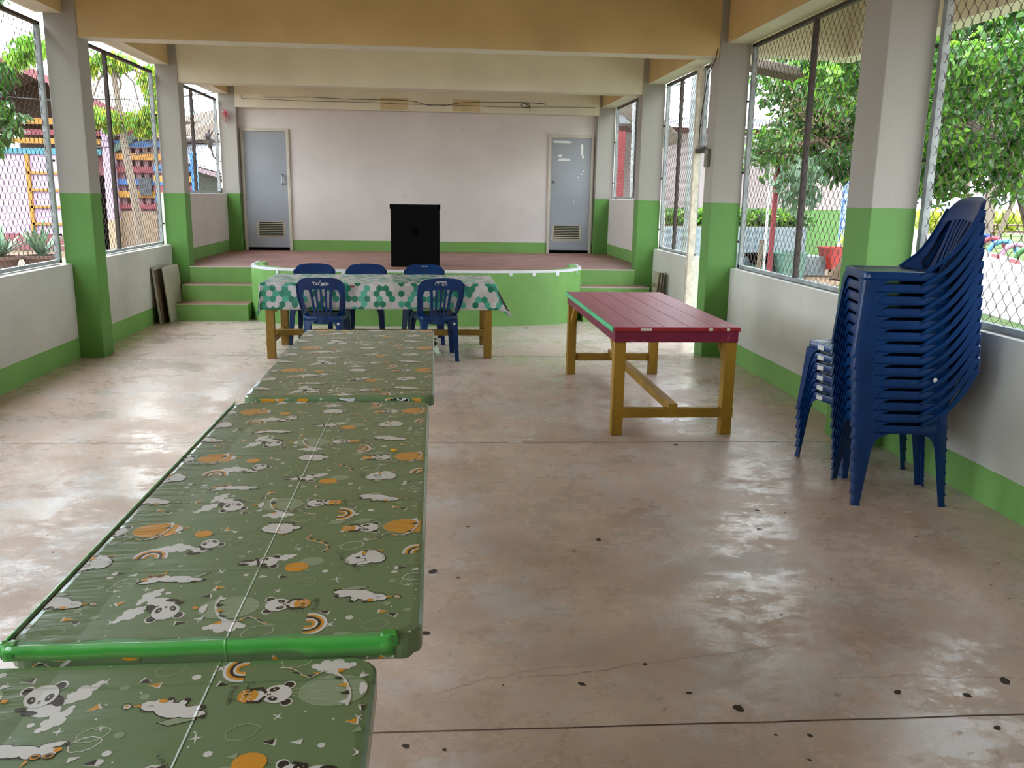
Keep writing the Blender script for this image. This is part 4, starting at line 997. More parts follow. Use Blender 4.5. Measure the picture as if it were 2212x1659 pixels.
def flat(name, pts, mat, lab, cat, kind='structure', z=GZ, h=.04):
    m = MB(); m.prism(pts, z-h, z); return tag(m.build(name, mat), lab, cat, kind=kind)
flat('lawn', [(3.3, 3), (7.0, 3), (8.2, 11.2), (8.6, 14.5), (6.5, 16.2), (3.3, 16.2)], M_grass, 'green lawn strip just outside the right side', 'lawn')
flat('road', [(7.2, 3), (40, 3), (40, 9), (16.2, 22.7), (18.64, 29.05), (34, 60), (24, 60), (9.6, 20.2), (8.8, 14.6), (8.2, 11.2)], M_road, 'sunlit pale concrete road beyond the lawn', 'road', z=GZ+.0, h=.03)
flat('lawn', [(16.6, 22.9), (40, 9.3), (60, 20), (70, 60), (34.4, 60), (18.9, 29.0)], M_grass, 'green lawn beyond the road where the painted tyres stand', 'lawn')
flat('road', [(31, 45), (70, 35), (70, 40), (33, 50)], M_road, 'second pale path across the far lawn', 'road', z=GZ+.02)
# kerb in red and white lengths
M_kerbw = simple('kerb_white', srgb(150, 148, 146), .8, .1)
r = empty('painted_kerb', (17.3, 25.8, GZ), 0, 'low kerb painted in red and white lengths along the road', 'kerb')
A, B = Vector((15.2, 20.5, 0)), Vector((19.2, 30.2, 0))
for i in range(9):
    a = A.lerp(B, i/9); b = A.lerp(B, (i+1)/9); m = MB(); m.bar((a.x-17.3, a.y-25.8, .05), (b.x-17.3, b.y-25.8, .05), .14, .12); m.build('kerb_stone', M_kerbw if i % 2 else simple('kerb_red%d' % i, srgb(130, 40, 42), .7, .1), r)
# half-buried tyres
def tyre(x, y, c, lab, rz=1.95, R=.33):
    r = empty('tyre_planter', (x, y, GZ-.05), rz, lab, 'tyre', None); m = MB(); n = 20; k = 10; V = []
    for i in range(n+1):
        a = pi*i/n
        for j in range(k):
            b = 2*pi*j/k; rr_ = R+.085*cos(b)*1.0; V.append((rr_*cos(a), .10*sin(b), rr_*sin(a)))
    F = [(i*k+j, i*k+(j+1) % k, (i+1)*k+(j+1) % k, (i+1)*k+j) for i in range(n) for j in range(k)]
    m.add(V, F); o = m.build('tyre_arch', simple('tyre_'+lab.split()[0], c, .5, .1), None, smooth=True)
    o.parent = r; m = MB(); V = []
    for i in range(n+1):
        a = pi*i/n; V += [(.235*cos(a), -.08, .235*sin(a)), (.235*cos(a), .08, .235*sin(a))]
    m.add(V, [(2*i, 2*i+1, 2*i+3, 2*i+2) for i in range(n)]); m.build('inner_lining', M_dark, r)
for x, y, c, lab in ((21.9, 33.3, srgb(26, 56, 130), 'royal blue half-buried tyre at the left end of the tyre row'), (20.7, 30.9, srgb(134, 50, 62), 'rose red half-buried tyre between the two blue ones'), (19.55, 28.6, srgb(62, 112, 150), 'sky blue half-buried tyre between the red and the pink ones'), (18.6, 26.5, srgb(160, 116, 136), 'pale pink half-buried tyre beside the green one'), (17.75, 24.6, srgb(46, 92, 36), 'green half-buried tyre at the picture edge')): tyre(x, y, c, lab, -.62, .42)

# ---- foliage
M_leaf = []
for nm, c1, c2, tr in (('leaf_bright', srgb(66, 118, 34), srgb(124, 164, 52), .5), ('leaf_dark', srgb(24, 60, 22), srgb(66, 110, 38), .3), ('leaf_yellow', srgb(130, 152, 40), srgb(160, 166, 50), .5), ('leaf_blue', srgb(70, 100, 76), srgb(110, 140, 104), .2), ('leaf_mid', srgb(42, 84, 28), srgb(84, 124, 42), .4)):
    t = NT(nm, .4, .5); c = t.ramp(t.noise(2.2, 5), .35, .65, c1, c2); t.col(c)
    tl = t.add('ShaderNodeBsdfTranslucent'); t.l.new(c, tl.inputs[0]); mx = t.add('ShaderNodeMixShader'); mx.inputs[0].default_value = tr
    t.l.new(t.b.outputs[0], mx.inputs[1]); t.l.new(tl.outputs[0], mx.inputs[2]); t.l.new(mx.outputs[0], t.n['Material Output'].inputs[0]); M_leaf.append(t.m)
M_bark = simple('grey_bark', srgb(110, 98, 84), .9, .25, 12, bump=.5); M_bark_dk = simple('brown_bark', srgb(96, 76, 56), .9, .25, 12, bump=.5)
def leaves(name, centres, n, size, mat, parent, droop=.4, aspect=.42, seed=1, shell=True):
    """leaf mesh scattered through ellipsoid clumps (cx,cy,cz,rx,ry,rz)"""
    g = np.random.default_rng(seed); C = np.array(centres, float); w = C[:, 3]*C[:, 4]*C[:, 5]; idx = g.choice(len(C), n, p=w/w.sum())
    d = g.normal(size=(n, 3)); d /= np.linalg.norm(d, axis=1)[:, None]; rad = g.random(n)**(.5 if shell else .33)
    P = C[idx, :3]+d*rad[:, None]*C[idx, 3:6]
    ax = g.normal(size=(n, 3)); ax[:, 2] -= droop*1.5; ax /= np.linalg.norm(ax, axis=1)[:, None]
    s = g.normal(size=(n, 3)); s -= (s*ax).sum(1)[:, None]*ax; s /= np.linalg.norm(s, axis=1)[:, None]; nn = np.cross(ax, s)
    L = size*(.7+.6*g.random(n))[:, None]; Wd = L*aspect
    prof = [(0, 0, 0), (.35, .5, .05), (.35, -.5, .05), (.75, .36, .0), (.75, -.36, .0), (1, 0, -.12)]
    V = np.stack([P+ax*L*a+s*Wd*b+nn*L*c for a, b, c in prof], 1).reshape(-1, 3)
    o = np.arange(n)*6; F = np.concatenate([np.stack([o, o+1, o+2], 1)]); Q = np.stack([o+1, o+3, o+4, o+2], 1); T2 = np.stack([o+3, o+5, o+4], 1)
    me = bpy.data.meshes.new(name)
    loops = np.concatenate([F.ravel(), Q.ravel(), T2.ravel()]); tot = np.concatenate([np.full(n, 3), np.full(n, 4), np.full(n, 3)]); st = np.concatenate([[0], np.cumsum(tot)[:-1]])
    me.vertices.add(len(V)); me.vertices.foreach_set('co', V.ravel()); me.loops.add(len(loops)); me.loops.foreach_set('vertex_index', loops.astype(np.int32))
    me.polygons.add(len(tot)); me.polygons.foreach_set('loop_start', st.astype(np.int32)); me.polygons.foreach_set('loop_total', tot.astype(np.int32)); me.update(); me.validate()
    me.materials.append(mat); ob = bpy.data.objects.new(name, me); COL.objects.link(ob)
    if parent: ob.parent = parent
    return ob
def tree(loc, lab, clumps, n, size, mats, trunk, bark, cat='tree', seed=3, name='tree', limbs=6, aspect=.42, droop=.4, group=None):
    r = empty(name, loc, 0, lab, cat, group); m = MB(); m.tube(trunk[0], trunk[1], 10); tp = trunk[0][-1]
    g = random.Random(seed)
    for c in (clumps if len(clumps) <= limbs else g.sample(clumps, limbs)):
        e = Vector(c[:3]); s = Vector(tp); md = s.lerp(e, .5)+Vector((g.uniform(-.2, .2), g.uniform(-.2, .2), .15)); r0 = trunk[1][-1] if isinstance(trunk[1], list) else trunk[1]
        m.tube([s, md, e], [r0*.7, r0*.4, r0*.15], 6)
    m.build('trunk', bark, r, smooth=True)
    k = len(mats)
    for i, mt in enumerate(mats): leaves('foliage', clumps, n//k, size, mt, r, droop, aspect, seed+i)
    return r
def rc(n, cx, cy, cz, rx, ry, rz, s0, s1, seed):
    g = random.Random(seed); out = []
    for _ in range(n):
        while True:
            a, b, c = (g.uniform(-1, 1) for _ in range(3))
            if a*a+b*b+c*c < 1: break
        s = g.uniform(s0, s1); out.append((cx+a*rx, cy+b*ry, cz+c*rz, s, s, s*.75))
    return out
# big tree beyond the right-hand windows (trunk base by the bins)
tree((8.75, 18.1, GZ), 'broad leafy tree with a leaning brown trunk beyond the right windows', rc(34, 1.2, -1.6, 4.0, 3.3, 2.6, 1.55, .55, .95, 4)+[(-1.5, -1.2, 2.5, .6, .6, .45), (-2.1, -1.6, 2.4, .5, .5, .4), (-2.5, -1.9, 2.75, .5, .5, .4), (-.9, -1, 2.9, .8, .8, .6), (-1.6, -1.2, 3.1, .7, .7, .6), (-2.9, -2.2, 2.5, .4, .4, .45), (-1.9, -1.6, 2.05, .4, .4, .3)], 26000, .17, [M_leaf[0], M_leaf[1], M_leaf[4], M_leaf[1]],
     ([(.05, 0, 0), (.12, -.05, .3), (.25, -.12, 1.1), (.5, -.4, 2.0), (.8, -.8, 2.9)], [.34, .20, .17, .15, .13]), M_bark_dk, seed=5, limbs=14)
tree((7.9, 13.2, GZ), 'nearer leafy tree with bright sunlit leaves at the right edge of the picture', rc(26, -.2, -.2, 3.35, 2.3, 1.7, 1.5, .4, .75, 9)+[(-.3, -.4, 1.95, .5, .5, .35), (.5, -.9, 2.0, .5, .5, .35), (-1.0, .1, 1.85, .35, .4, .3)], 16000, .14, [M_leaf[0], M_leaf[1], M_leaf[4], M_leaf[0], M_leaf[1]],
     ([(1.9, .2, 0), (1.8, .1, .8), (1.3, 0, 1.8), (.7, -.1, 2.6)], [.11, .09, .08, .06]), M_bark, seed=15, limbs=12)
for i, (x, y, cl, lab) in enumerate(((8.6, 5.6, rc(30, 0, 0, 3.9, 2.6, 4.2, 2.3, .6, 1.0, 70), 'added wide tree out of view at right, shading the windows'), (-7.2, 3.6, rc(30, 0, 0, 3.7, 1.9, 4.0, 2.2, .6, 1.0, 71), 'added wide tree out of view at left, shading the windows'))):
    tree((x, y, GZ), lab, cl, 9000, .26, [M_leaf[1], M_leaf[4]], ([(0, 0, 0), (.1, 0, 1.2), (0, 0, 2.6)], [.25, .2, .16]), M_bark_dk, seed=80+i)  # both trees added out of view to dim indoor light and floor reflections
# twiggy flowering branch of dry seeds
m = MB(); g = random.Random(2)
for i in range(240):
    c = Vector((6.2+g.gauss(0, .42), 14.3+g.gauss(0, .3), 3.0+g.gauss(0, .33))); m.bar(c, c+Vector((g.uniform(-.1, .1), g.uniform(-.1, .1), g.uniform(-.02, .14))), .006, .006); m.ell(c, (.016, .016, .016), 6, 4)
m.tube([(6.2, 14.3, 2.6), (6.6, 14.8, 2.5), (7.6, 16, 2.3), (8.8, 17.0, 2.4)], [.01, .02, .03, .05], 6)
tag(m.build('seed_branch', simple('dry_seed', srgb(120, 100, 78), .8, .2)), 'pale brown twiggy seed clusters in front of the tree at right', 'branch', None, 'stuff')
# drooping low branch
for (c, lab, sd_) in (((5.75, 13.6, 1.85, .42, .35, .45), 'drooping spray of long dark leaves hanging in the right window', 31), ((6.75, 14.4, 2.15, .6, .4, .3), 'hanging spray of green leaves left of the trunk', 32)):
    o = leaves('leafy_spray', [c], 260, .2, M_leaf[3] if sd_ == 31 else M_leaf[1], None, 1.2, .3, sd_); tag(o, lab, 'branch')
# slim grey trunks beyond the road
m = MB()
tree((22.3, 34, GZ), 'pale grey trunked tree on the far lawn beyond the tyres', rc(10, .2, 0, 5.2, 2.8, 2, 1.1, .7, 1.1, 6), 5000, .3, [M_leaf[4], M_leaf[0]], ([(0, 0, 0), (.05, 0, 1.5), (.25, 0, 3.2), (.5, 0, 4.6)], [.34, .27, .22, .15]), M_bark, seed=21)
tree((23.4, 34.4, GZ), 'leaning thin grey tree right of the pale trunk', rc(5, 1.5, 0, 5.4, 1.4, 1, .7, .6, .9, 7), 2000, .3, [M_leaf[0]], ([(-.3, 0, 0), (.2, 0, 1.5), (.9, 0, 3.6), (1.3, 0, 4.8)], [.10, .09, .08, .06]), M_bark, seed=22)
tree((21.5, 34.2, GZ), 'slim grey tree left of the pale trunk', rc(5, -.4, 0, 5.2, 1.4, 1, .7, .6, .9, 8), 2000, .3, [M_leaf[4]], ([(0, 0, 0), (.0, 0, 1.5), (-.1, 0, 4.8)], [.13, .11, .07]), M_bark, seed=23)
# clipped yellow hedge far behind
o = leaves('clipped_hedge', [(24+i*1.6, 44-i*.55, .55, 1.0, .6, .62) for i in range(16)], 9000, .22, M_leaf[2], None, .1, .5, 41); tag(o, 'long clipped yellow-green hedge behind the picnic tables', 'hedge')
for i, (x, y, rr_, lab) in enumerate(((36, 62, 4.5, 'left one'), (46, 58, 4.2, 'middle one'), (57, 54, 5, 'right one'))):
    tree((x, y, GZ), 'dark tree at the back of the far lawn, '+lab, rc(9, 0, 0, 4.6, rr_, rr_*.7, 2.3, 1.2, 2, 50+i), 4500, .5, [M_leaf[4], M_leaf[1]], ([(0, 0, 0), (0, 0, 3.2)], [.3, .2]), M_bark_dk, seed=60+i, group='trees at the back of the far lawn')
# picnic table and seated person, yellow figure
r = empty('picnic_table', (25.2, 36.2, GZ), -.5, 'brown picnic table on the far lawn under the trees', 'table')
m = MB(); m.box(-1.3, 1.3, -.4, .4, .68, .74); m.build('tabletop', M_bark_dk, r)
for s in (-1, 1): m = MB(); m.box(-1.3, 1.3, s*.8-.15, s*.8+.15, .40, .45); m.build('bench_seat', M_bark_dk, r)
for s in (-1, 1): m = MB(); m.box(s*.9-.06, s*.9+.06, -.75, .75, .0, .42); m.box(s*.9-.06, s*.9+.06, -.3, .3, .4, .68); m.build('leg', M_bark_dk, r)
def skinbody(name, joints, edges, mat, parent, root=0):
    me = bpy.data.meshes.new(name); me.from_pydata([j[:3] for j in joints], edges, []); me.materials.append(mat)
    o = bpy.data.objects.new(name, me); COL.objects.link(o); o.parent = parent
    md = o.modifiers.new('skin', 'SKIN'); md.use_smooth_shade = True
    for i, j in enumerate(joints): me.skin_vertices[0].data[i].radius = (j[3], j[3])
    me.skin_vertices[0].data[root].use_root = True
    s = o.modifiers.new('sub', 'SUBSURF'); s.levels = s.render_levels = 1; return o
r = empty('person', (20.35, 31.6, GZ), -.6, 'person in a purple top and dark shorts seated sideways on the far lawn', 'person')
skin = simple('skin', srgb(176, 124, 98), .6, .05)
J = [(0, 0, .55, .13), (0, 0, .78, .13), (0, 0, .98, .15), (0, 0, 1.10, .055), (0, 0, 1.22, .085), (0, 0, 1.33, .07), (.17, .02, 1.0, .05), (.25, -.12, .78, .04), (.2, -.34, .70, .035), (-.17, .02, 1.0, .05), (-.25, -.12, .78, .04), (-.2, -.34, .70, .035),
     (.1, -.10, .52, .085), (.13, -.45, .52, .065), (.13, -.47, .1, .042), (.13, -.60, .04, .035), (-.1, -.10, .52, .085), (-.13, -.45, .52, .065), (-.13, -.47, .1, .042), (-.13, -.60, .04, .035)]
skinbody('body', J, [(0, 1), (1, 2), (2, 3), (3, 4), (4, 5), (2, 6), (6, 7), (7, 8), (2, 9), (9, 10), (10, 11), (0, 12), (12, 13), (13, 14), (14, 15), (0, 16), (16, 17), (17, 18), (18, 19)], skin, r)
skinbody('shirt', [(0, 0, .56, .15), (0, 0, .8, .15), (0, 0, 1.0, .165), (.18, .02, 1.0, .07), (-.18, .02, 1.0, .07)], [(0, 1), (1, 2), (2, 3), (2, 4)], simple('purple_shirt', srgb(120, 50, 96), .8, .1), r)
skinbody('shorts', [(0, 0, .54, .15), (.1, -.10, .52, .10), (.12, -.3, .52, .09), (-.1, -.10, .52, .10), (-.12, -.3, .52, .09)], [(0, 1), (1, 2), (0, 3), (3, 4)], simple('dark_shorts', srgb(40, 44, 70), .8, .1), r)
m = MB(); m.ell((0, .02, 1.31), (.10, .11, .11)); m.ell((0, .09, 1.2), (.05, .04, .12)); m.build('hair', M_dark, r, smooth=True)
m = MB(); m.box(-.3, .3, -.2, .25, 0, .44); tag(m.build('stone_seat', simple('seat_stone', srgb(150, 140, 130), .9, .1), loc=(20.35, 31.6, GZ)), 'low grey block the distant person sits on', 'seat')
r = empty('flower_sculpture', (24.4, 33.6, GZ), -.4, 'yellow flower-shaped playground board on a short post', 'playground board')
m = MB(); q = [((.34+.09*cos(6*a))*cos(a), (.44+.09*cos(6*a))*sin(a)+1.15) for a in [2*pi*i/48 for i in range(48)]]; m.prism(q, -.03, .03, axis='y'); m.build('flower_board', simple('flower_yellow', srgb(236, 196, 20), .6, .1), r)
m = MB(); m.ell((.0, -.05, 1.3), (.13, .03, .13)); m.build('flower_centre', simple('flower_centre', srgb(150, 90, 40), .6, .1), r)
m = MB(); m.box(-.04, .04, -.03, .03, 0, .8); m.build('post', M_bark_dk, r)

# ---- building beyond the right-hand side
M_pinkwall = painted('far_building_wall', srgb(152, 140, 137), 1.30, dirt=.06, green=srgb(86, 126, 62)); M_metal = simple('pale_metal_roof', srgb(190, 196, 206), .35, .06, 2, metal=.2)
M_fascia = simple('brown_fascia', srgb(92, 44, 34), .7, .15); M_sheet = NT('corrugated_grey_roof', .6, .3)
x = M_sheet.xyz(); wv = M_sheet.math('SINE', M_sheet.math('MULTIPLY', x[1], 30)); M_sheet.col(M_sheet.mix(M_sheet.math('GREATER_THAN', wv, .2), srgb(124, 116, 102), srgb(96, 90, 80))); M_sheet = M_sheet.m
r = empty('school_building', (7.5, 22, GZ), 0, 'long building with pale wall, green foot and white metal roof beyond the right side', 'building')
m = MB(); m.box(-3.5, 2.95, 0, 5, 0, 3.15-GZ); m.build('wall', M_pinkwall, r)
m = MB(); m.box(-3.5, 3.1, -.04, .0, 3.12-GZ, 3.26-GZ); m.build('vent_strip', M_fascia, r)
m = MB(); m.prism([(-.5, 3.35-GZ), (-.5, 3.45-GZ), (4.5, 5.2-GZ), (4.5, 5.1-GZ)], -3.8, 3.4, axis='x'); m.build('roof', M_metal, r)
m = MB(); m.box(-3.8, 3.4, -.56, -.5, 3.28-GZ, 3.46-GZ); m.build('fascia_board', M_metal, r)
# nearer wing with grey sheet roof and red post (seen through the stage window)
r = empty('side_building', (4.2, 19.5, GZ), 0, 'nearby building with grey corrugated roof and a red post, seen past the stage window', 'building')
m = MB(); m.box(-1.9, .2, 1.2, 6, 0, 3.0-GZ); m.build('wall', simple('cream_wall', srgb(206, 198, 184), .8, .06), r)
m = MB(); m.prism([(-.2, 3.95-GZ), (-.2, 4.0-GZ), (1.15, 2.75-GZ), (1.15, 2.7-GZ)][::-1], -.6, 6, axis='y'); m.build('roof', M_sheet, r)
m = MB(); m.box(-.19, -.03, -.08, .08, 0, 2.95-GZ); m.build('red_post', simple('red_post_paint', srgb(128, 26, 34), .5, .15), r)
m = MB(); m.box(-1.9, .2, 1.15, 1.2, 0, .3); m.build('plinth', M_green, r)
# neighbouring gable roof close to the porch
r = empty('eave_beam', (5.3, 14.0, GZ), 0, 'weathered brown eave beam ending in a rusty tip, just beyond the porch beam', 'beam')
m = MB(); m.bar((-1.3, 0, 3.90), (.42, 0, 3.60), .5, .15); m.build('beam_body', simple('weathered_eave', srgb(84, 72, 62), .8, .25, 5), r, bevel=.03)
m = MB(); m.bar((.42, 0, 3.60), (.62, 0, 3.57), .5, .13); m.build('rusty_tip', simple('rust_end', srgb(120, 78, 66), .8, .2), r, bevel=.03)
m = MB(); m.tube([(-1.2, .1, 0), (-1.2, .1, 3.85)], .05, 8); m.build('support_post', M_pipe, r)
# ---- tiled planter with shrubs
def tiles_mat():
    t = NT('patterned_blue_tile', .4, .5); mp = t.add('ShaderNodeMapping'); mp.inputs['Rotation'].default_value = (pi/2, 0, 0); t.l.new(t.pos, mp.inputs[0])
    v = t.add('ShaderNodeTexVoronoi'); v.inputs['Scale'].default_value = 6; v.inputs['Randomness'].default_value = 0; t.l.new(mp.outputs[0], v.inputs['Vector'])
    t.col(t.ramp(v.outputs['Distance'], .2, .55, srgb(100, 120, 130), srgb(140, 154, 158))); return t.m
M_tile = tiles_mat()
r = empty('tiled_planter', (6.2, 18.6, GZ), .09, 'long blue-tiled planter full of low shrubs before the far building', 'planter')
m = MB(); m.box(-3.3, 2.0, 0, 1.2, 0, 1.06); m.box(2.0, 2.6, .1, 1.2, 0, .42); m.build('tiled_wall', M_tile, r)
m = MB(); m.box(-3.2, 1.9, .08, 1.12, 1.06, 1.075); m.build('soil', M_earth, r)
leaves('shrub_leaves', [(-3+i*.34, .5, 1.17, .28, .38, .2) for i in range(16)], 2600, .13, M_leaf[1], r, -.3, .45, 71)
leaves('shrub_leaves', [(-1.2+i*.34, .45, 1.2, .3, .38, .22) for i in range(10)], 1100, .13, M_leaf[0], r, -.3, .45, 72)
# bins, barrel, posts
def bin_(x, y, w, h, c, lab, lid=None, wheels=False):
    r = empty('rubbish_bin', (x, y, GZ), .1, lab, 'bin'); mt = simple('bin_'+lab.split()[0], c, .5, .08)
    z0 = .14 if wheels else 0
    m = MB(); a, b = w/2*.85, w/2; m.v = [(-a, -a, z0), (a, -a, z0), (a, a, z0), (-a, a, z0), (-b, -b, h), (b, -b, h), (b, b, h), (-b, b, h), (-b+.02, -b+.02, h), (b-.02, -b+.02, h), (b-.02, b-.02, h), (-b+.02, b-.02, h), (-a+.02, -a+.02, z0+.05), (a-.02, -a+.02, z0+.05), (a-.02, a-.02, z0+.05), (-a+.02, a-.02, z0+.05)]
    m.f = [(3, 2, 1, 0)]+[(i, (i+1) % 4, 4+(i+1) % 4, 4+i) for i in range(4)]+[(4+i, 4+(i+1) % 4, 8+(i+1) % 4, 8+i) for i in range(4)]+[(8+i, 8+(i+1) % 4, 12+(i+1) % 4, 12+i) for i in range(4)]+[(12, 13, 14, 15)]; m.m = [0]*len(m.f)
    m.build('bin_body', mt, r, bevel=.01)
    m = MB(); m.box(-b-.02, b+.02, -b-.02, -b+.01, h-.03, h+.01); m.box(-b-.02, b+.02, b-.01, b+.02, h-.03, h+.01); m.box(-b-.02, -b+.01, -b, b, h-.03, h+.01); m.box(b-.01, b+.02, -b, b, h-.03, h+.01); m.build('rim', mt, r)
    if wheels:
        for s in (-1, 1): m = MB(); m.tube([(s*a, a-.05, .07), (s*(a-.05), a-.05, .07)], .07, 12); m.build('wheel', M_dark, r)
        m = MB(); m.box(-a, -a+.04, -a, -a+.04, 0, z0+.03); m.box(a-.04, a, -a, -a+.04, 0, z0+.03); m.build('foot', M_dark, r)
bin_(7.55, 18.1, .55, .56, srgb(88, 126, 112), 'green open rubbish bin before the tiled planter'); bin_(9.0, 19.0, .55, .62, srgb(170, 40, 24), 'red wheeled rubbish bin beside the building corner', wheels=True)
r = empty('oil_drum', (6.95, 18.25, GZ), 0, 'dark green half drum with a black pan on top, left of the green bin', 'drum')
m = MB(); m.lathe([(0, 0), (.34, 0), (.36, .14), (.30, .26), (.0, .32)], n=20); m.build('drum_body', simple('drum_green', srgb(26, 66, 46), .5, .15), r, smooth=True)
m = MB(); m.lathe([(.0, .30), (.20, .31), (.26, .50), (.30, .52), (.30, .49)], n=20); 
for s in (-1, 1): m.tube([(s*.27, 0, .48), (s*.36, 0, .44), (s*.40, 0, .50)], .018, 6)
m.build('black_pan', M_dark, r, smooth=True)
m = MB(); m.box(-.038, .038, -.038, .038, 0, 2.62-GZ); tag(m.build('red_pole', simple('red_pole_paint', srgb(124, 26, 36), .5, .12), loc=(6.55, 16.6, GZ)), 'slim red pole standing in front of the tiled planter', 'pole')
r = empty('tap_frame', (6.25, 16.4, GZ), .1, 'thin white pipe frame beside the red pole', 'frame')
m = MB(); m.tube([(.1, 0, 0), (.1, 0, 2.68-GZ), (-.9, .1, 2.68-GZ), (-.9, .1, 0)], .028, 8); m.build('white_pipe', M_white, r, smooth=True)
m = MB(); m.tube([(.0, .02, 0), (.03, .02, .9)], .045, 8); m.build('stake', M_bark, r)
# blue and white building with lattice far right
r = empty('blue_kiosk', (15.9, 32, GZ), 0, 'pale blue kiosk with a blue lattice gate beyond the building corner', 'building')
m = MB(); m.box(-1.0, 1.3, 0, 2, 0, 2.9); m.build('wall', simple('pale_blue_wall', srgb(130, 150, 168), .7, .06), r)
m = MB()
for i in range(6): m.box(-.9+i*.25, -.87+i*.25, -.06, -.03, .3, 2.7)
for i in range(8): m.box(-.9, .4, -.06, -.03, .3+i*.33, .33+i*.33)
m.build('lattice', simple('blue_lattice', srgb(60, 90, 170), .6, .1), r)
m = MB(); m.prism([(-1.3, 2.9), (1.6, 2.9), (.15, 3.5)], -.3, 2.2, axis='y'); m.build('roof', M_metal, r)
o = leaves('round_shrub', [(13.4, 26.5, .36, .7, .6, .45)], 900, .14, M_leaf[2], None, -.2, .45, 81); tag(o, 'round yellow-green shrub behind the red bin', 'shrub')

# ---- building beyond the left-hand side
M_lilac = simple('lilac_wall', srgb(160, 136, 158), .8, .04, 2); M_maroon = simple('maroon_paint', srgb(112, 64, 66), .7, .15); M_under = simple('dark_roof_underside', srgb(70, 58, 48), .9, .2)
RAIL = [('yellow', srgb(150, 104, 24)), ('red', srgb(106, 38, 44)), ('teal', srgb(54, 112, 124)), ('blue', srgb(46, 88, 138)), ('orange', srgb(160, 110, 40))]
RM = {k: simple('rail_'+k, c, .6, .1) for k, c in RAIL}
r = empty('slatted_building', (-9.5, 25, GZ), 0, 'lilac building with bright slatted upper walls and a gabled roof beyond the left side', 'building')
def lb(name, b, mt, z=0): m = MB(); m.box(b[0]+9.5, b[1]+9.5, b[2]-25, b[3]-25, b[4]-GZ, b[5]-GZ); return m.build(name, mt, r)
lb('front_wall', (-11.75, -9.75, 25.0, 25.15, GZ, 2.42), M_lilac); lb('wall_foot', (-11.75, -9.2, 24.96, 25.0, GZ, .32), M_maroon)
lb('teal_rail', (-12.6, -8.95, 24.94, 25.05, 2.42, 2.58), RM['teal'])
for nm, z0, z1, x1 in (('yellow', 3.20, 3.36, -8.95), ('red', 2.92, 3.06, -7.3), ('yellow', 2.70, 2.84, -8.95)): lb(nm+'_rail', (-12.6, x1, 24.94, 25.0, z0, z1), RM[nm])
lb('doorway', (-9.75, -8.6, 25.3, 25.4, GZ, 2.4), M_maroon); lb('dark_doorway', (-9.55, -9.05, 25.25, 25.3, GZ, 1.9), M_dark)
for x in (-10.95,): lb('yellow_post', (x, x+.10, 24.93, 25.0, .25, 2.42), RM['yellow'])
for z in (.55, 1.0, 1.45, 1.9): lb('yellow_batten', (-10.9, -9.75, 24.93, 25.0, z, z+.07), RM['yellow'])
lb('lilac_post', (-8.88, -8.60, 24.8, 25.05, .72, 3.42), M_lilac); lb('tan_post_foot', (-8.88, -8.60, 24.8, 25.05, GZ, .72), simple('tan_render', srgb(150, 130, 104), .8, .06))
lb('tan_wall', (-8.6, -6.9, 25.0, 25.15, GZ, .95), simple('tan_wall', srgb(120, 102, 82), .8, .08))
z = 1.02
for nm, h in (('red', .13), ('yellow', .17), ('blue', .15), ('red', .17), ('orange', .17), ('blue', .16)):
    lb(nm+'_slat', (-8.6, -6.9, 24.97, 25.02, z, z+h), RM[nm]); z += h+.17
lb('dark_backing', (-8.6, -6.9, 25.35, 25.4, .95, 2.9), simple('maroon_shade', srgb(96, 66, 70), .8, .1)); lb('dusty_slat', (-8.6, -6.9, 24.97, 25.02, z, z+.17), RM['orange'])
for i in range(8): lb('back_paling', (-8.55+i*.21, -8.43+i*.21, 25.1, 25.14, .95, 2.9), simple('paling%d' % i, srgb(124, 92, 96), .8, .1))
m = MB(); m.bar((.75, -.1, 2.6), (2.0, -.1, 3.4), .1, .16); m.build('diagonal_brace', simple('dull_green', srgb(70, 92, 80), .7, .1), r)
# gable roof
ap = (-10.73, 4.72); re = (-7.0, 2.95); le = (-13.4, 3.3)
def rf(p, q, th, y0, y1, mt, name):
    m = MB(); d = Vector((q[0]-p[0], q[1]-p[1])).normalized(); n = Vector((-d.y, d.x)); n = n if n.y > 0 else -n
    P = [(p[0], p[1]), (q[0], q[1]), (q[0]+n.x*th, q[1]+n.y*th), (p[0]+n.x*th, p[1]+n.y*th)]
    m.prism([(a+9.5, b-GZ) for a, b in P], y0-25, y1-25, axis='y'); m.build(name, mt, r)
rf(ap, re, .05, 23.9, 31, M_sheet, 'roof_slope'); rf(ap, le, .05, 23.9, 31, M_sheet, 'roof_slope')
rf((ap[0], ap[1]-.16), (re[0], re[1]-.16), .2, 23.86, 23.92, M_maroon, 'barge_board'); rf((ap[0], ap[1]-.16), (le[0], le[1]-.16), .2, 23.86, 23.92, M_maroon, 'barge_board')
m = MB(); m.prism([(ap[0]+9.5, ap[1]-GZ-.05), (re[0]+9.5, 3.4-GZ-.35), (le[0]+9.5, 3.4-GZ)], 1.5, 1.55, axis='y'); m.build('gable_infill', M_under, r)
lb('back_wall', (-12.6, -6.9, 28.5, 28.6, 2.0, 3.6), M_under)
